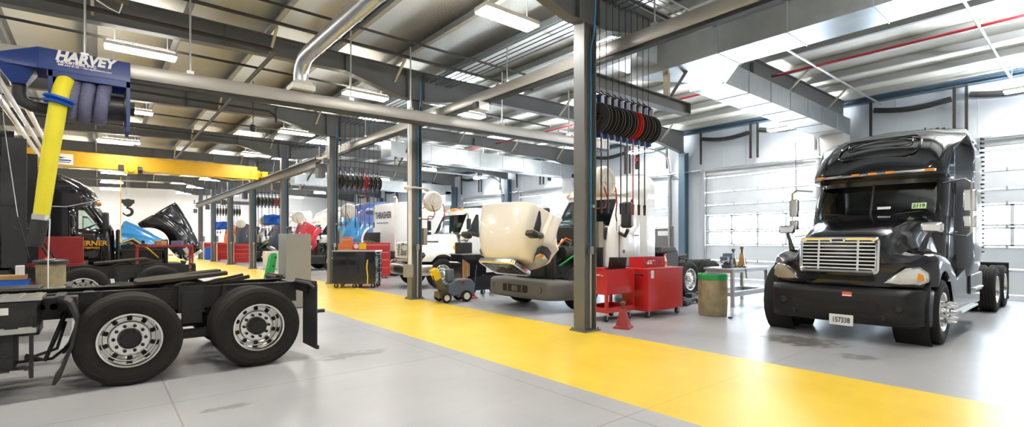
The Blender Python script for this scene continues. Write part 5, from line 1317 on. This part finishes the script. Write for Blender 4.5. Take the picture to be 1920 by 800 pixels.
# steel table far left with its bins
t = thing('steel_table', 'long light steel table behind the near bare chassis', 'table', (-1.9, 11.5, 0))
m = MB(); m.box((0, 0, .80), (3.1, .70, .04)); m.build('table_top', 'galvp', t); m = MB(); m.box((0, 0, .36), (2.9, .6, .03)); m.build('lower_shelf', 'galvp', t)
for sx in (-1, 1):
    for sy in (-1, 1):
        m = MB(); m.box((sx*1.48, sy*.30, .39), (.10, .07, .78)); m.build('leg', 'galvp', t)
def bin_(lab, loc, w, d, h, mt):
    t = thing('storage_bin', lab, 'bin', loc); m = MB(); m.box((0, 0, .01), (w, d, .02))
    for s in (-1, 1): m.box((0, s*(d/2-.01), h/2), (w, .02, h)); m.box((s*(w/2-.01), 0, h/2), (.02, d, h))
    m.build('tray', mt, t, bevel=.004); m = MB(); m.box((0, 0, h-.03), (w-.05, d-.05, .03)); m.build('contents', 'chassis', t); return t
bin_('bright blue tray on the light steel table', (-1.35, 11.38, .82), .95, .42, .14, 'blue')
bin_('blue bin on the shelf under the steel table', (-1.75, 11.4, .38), .7, .5, .22, 'blue')
bin_('dark bin on the shelf below the spool', (-.95, 11.4, .38), .6, .5, .20, 'black2')
m = MB(); m.box((-1.4, 11.36, 1.0), (1.0, .3, .07), rz=.03); o = m.build('timber_plank', 'wood', bevel=.004); tag(o, 'bare wooden plank lying across the blue tray', 'plank')
m = MB(); m.cyl((-.98, 11.3, 1.035), (-.98, 11.3, 1.19), .055, n=18); o = m.build('paper_roll', 'paper', bevel=.006); tag(o, 'white paper roll standing at the end of the plank', 'paper roll')
t = thing('cable_spool', 'tan round spool with dark flat lid on the end of the steel table', 'spool', (-.62, 11.45, .82))
m = MB(); m.lathe([(.001, 0), (.19, 0), (.19, .38), (.001, .38)], 32, 'Z'); m.build('drum', 'barrel', t)
m = MB(); m.lathe([(.001, .38), (.22, .38), (.235, .40), (.235, .43), (.21, .45), (.001, .46)], 32, 'Z'); m.build('lid', 'black2', t)
m = MB(); m.box((0, -.12, .463), (.12, .03, .012)); m.build('lid_handle', 'paper', t)
# red chests and frame on the left
t = thing('tool_chest', 'big plain red tool chest behind the yellow hose and spool', 'tool chest', (-.72, 17.05, 0))
m = MB(); m.box((0, .0, 1.36), (.84, .5, .66)); m.build('top_chest', 'redold', t, bevel=.012)
m = MB(); m.box((-.25, .05, .58), (1.40, .6, .90)); m.build('base_cabinet', 'redold', t, bevel=.012)
m = MB(); m.box((-.25, -.26, .95), (1.36, .02, .14)); m.build('drawer', 'redold', t, bevel=.004)
casters(t, [(-.25+sx*.58, sy*.2) for sx in (-1, 1) for sy in (-1, 1)])
m = MB(); m.cyl((-1.28, 16.6, .85), (-.98, 16.6, 1.18), .018, n=8); o = m.build('pry_bar', 'orange'); tag(o, 'orange bar leaning against the big red tool chest', 'bar')
t = thing('parts_rack', 'open red steel frame rack holding parts before the tipped black hood', 'rack', (1.6, 19.0, 0))
m = MB()
for z in (.55, 1.42):
    for s in (-1, 1): m.box((0, s*.3, z), (1.45, .05, .06)); m.box((s*.70, 0, z), (.05, .6, .06))
    m.box((0, 0, z), (1.4, .58, .015))
m.build('shelf', 'redold', t)
for sx in (-1, 1):
    for sy in (-1, 1):
        m = MB(); m.box((sx*.70, sy*.3, .73), (.055, .055, 1.46)); m.build('leg', 'redold', t)
mats = ('chassis', 'alloy', 'wood', 'chassis', 'hosegrey', 'olive')
for k in range(6):
    m = MB(); x = -.55+.22*k; z = .56 if k % 2 else 1.43
    m.box((0, 0, .08), (.18, .3, .14), rz=.3*k) if k % 3 else m.lathe([(.001, 0), (.10, 0), (.10, .05), (.04, .07), (.04, .16), (.001, .16)], 14, 'Z')
    o = m.build('machine_part', mats[k], M4=T(1.6+x, 19., z), bevel=.01)
    tag(o, ('%s metal part on the red rack, %s one from the left' % ('round' if k % 3 == 0 else 'blocky', ORDR[k])), 'machine part')
# cabinets at the third column
def cabinet(lab, loc, w, d, h, mt, rz=0):
    t = thing('tool_cabinet', lab, 'tool cabinet', loc, rz)
    m = MB(); m.box((0, 0, .1+(h-.1)/2), (w, d, h-.1)); m.build('body', mt, t, bevel=.012)
    for k in range(4):
        m = MB(); m.box((0, -d/2-.008, .2+(h-.25)*(k+.5)/4), (w-.08, .016, (h-.25)/4-.02)); o = m.build('drawer', mt, t, bevel=.003)
        m = MB(); m.box((0, -d/2-.024, .2+(h-.25)*(k+.85)/4), (w-.2, .02, .02)); m.build('drawer_pull', 'alloy', o)
    casters(t, [(sx*w*.42, sy*d*.36) for sx in (-1, 1) for sy in (-1, 1)], .05); return t
cabinet('orange tool cabinet right beside the third column', (7.32, 19.3, 0), .7, .6, 1.72, 'orange')
t = cabinet('long red tool cabinet behind the black tool chest', (8.55, 19.6, 0), 1.75, .6, 1.50, 'red')
m = MB(); m.box((-.35, -.33, 1.36), (.30, .01, .24)); m.build('yellow_sticker', 'yplastic', t)
m = MB(); m.lathe([(.10, -.005), (.10, .005), (.001, .006)], 16, 'Y', (-.62, -.33, 1.36)); m.build('round_sticker', 'paper', t)
# far bays
cabinet('red tool cabinet near the sixth column of the lane', (7.6, 37.6, 0), 1.3, .6, 1.35, 'red')
cabinet('red tool cabinet near the seventh column of the lane', (7.7, 43.6, 0), 1.5, .6, 1.35, 'red')
cabinet('red tool cabinet beyond the last column', (7.7, 49.8, 0), 1.5, .6, 1.4, 'red')
bin_('tall blue waste bin by the last column of the lane', (7.0, 47.6, 0), .6, .6, 1.0, 'blue')
t9, h9, L9 = side_tractor('semi_truck', 'white tractor with tipped slate hood seen left of the fifth column', (9.3, 40.1, 0), PI, 'white', 'cloth', 74, gr=True)
t10, h10, L10 = side_tractor('semi_truck', 'white tractor with tipped orange hood seen beside the sixth column', (9.6, 46.2, 0), PI, 'white', 'orange', 70)
for k, (x, y, z) in enumerate(((7.6, 30.4, 2.75), (7.2, 42.8, 2.7))):
    m = MB(); m.grid([[(-.45+.9*i/8, .12*math.sin(i*1.3+j), .30-.6*j/5-.03*math.sin(i)) for i in range(9)] for j in range(6)])
    o = m.build('hanging_cloth', 'blue', M4=T(x, y, z), solid=.01); tag(o, ('blue cloth hanging from the reels by the fifth column', 'blue cloth hanging by the seventh column')[k], 'cloth')
m = MB(); m.box((0, 0, .5), (1.2, .7, 1.0)); o = m.build('storage_chest', 'white', M4=T(7.6, 29.7, 0), bevel=.03); tag(o, 'white chest on the floor behind the green jack', 'chest')
# personnel door beside the second wall column
m = MB(); m.box((0, 0, 1.08), (.05, .92, 2.16)); o = m.build('door_10', 'steel', M4=T(XW-.03, 13.35, 0), bevel=.005); struct(o)
m = MB(); m.box((-.03, 0, 1.92), (.01, .55, .22)); m.build('notice', 'paper', o)
m = MB(); m.box((-.01, .49, 1.1), (.07, .06, 2.22)); m.box((-.01, -.49, 1.1), (.07, .06, 2.22)); m.box((-.01, 0, 2.2), (.07, 1.04, .06)); m.build('door_frame', 'boxgrey', o)
m = MB(); m.cyl((-.02, .36, 1.02), (-.09, .36, 1.02), .03); m.build('door_knob', 'alloy', o)
t = thing('wall_box', 'pale orange box on the door wall above the grey door', 'box', (XW, 14.5, 2.35)); m = MB(); m.box((-.08, 0, 0), (.16, .3, .3)); m.build('case', 'reelwhite', t, bevel=.01)
m = MB(); m.box((-.165, 0, 0), (.01, .22, .12)); m.build('front_plate', 'brace', t)
m = MB(); m.box((0, 0, .30), (.04, 6.5, .20)); o = m.build('floor_drain', 'rubber2', M4=T(18.6, 2.2, -.395)); tag(o, 'dark grated floor drain behind the black tractor', 'drain')
t = thing('hook_cable', 'thin pull wire with a triangular handle hanging before the dark sleeper', 'cable', (-1.0, 11.9, 0))
m = MB(); m.tube([(-.35, 0, 5.6), (-.22, 0, 3.5), (-.06, 0, 2.0)], .006, 5); m.build('wire', 'galvp', t)
m = MB(); m.tube([(-.06, 0, 2.0), (-.16, 0, 1.86), (-.02, 0, 1.76), (-.06, 0, 2.0), (.04, 0, 1.5), (.08, 0, 1.3)], .010, 6); m.build('handle', 'black2', t)

t = thing('hanging_plug', 'white electrical lead with plug hung beside the rail hanger, upper left', 'cord', (-.12, 10.5, 5.6))
m = MB(); m.tube([(0, 0, .3), (.0, -.02, -.02), (.1, -.03, -.12), (.25, -.03, -.2), (.38, -.02, -.24), (.42, -.02, -.10), (.42, -.02, .0)], .012, 6); m.build('cable', 'white', t)
m = MB(); m.box((.42, -.02, .05), (.10, .10, .16)); m.box((.42, -.02, -.05), (.18, .05, .05)); m.build('plug', 'olive', t, bevel=.01)
m = MB(); m.box((-.12, 0, .12), (.30, .12, .14)); m.build('junction_box', 'brace', t, bevel=.01)
for k, y in enumerate((14.8, 21.0)):
    t = thing('alarm_bell', ('red alarm bell high on the door wall above the white tractor', 'red alarm bell high on the door wall beyond the medium truck')[k], 'alarm', (XW, y, 5.55))
    m = MB(); m.lathe([(.001, -.14), (.10, -.12), (.14, -.06), (.14, -.03), (.001, -.03)], 20, 'X'); m.build('gong', 'redold', t)
    m = MB(); m.box((-.05, 0, -.3), (.10, .18, .24)); m.box((-.015, 0, -.1), (.03, .22, .7)); m.build('back_box', 'rubber2', t)
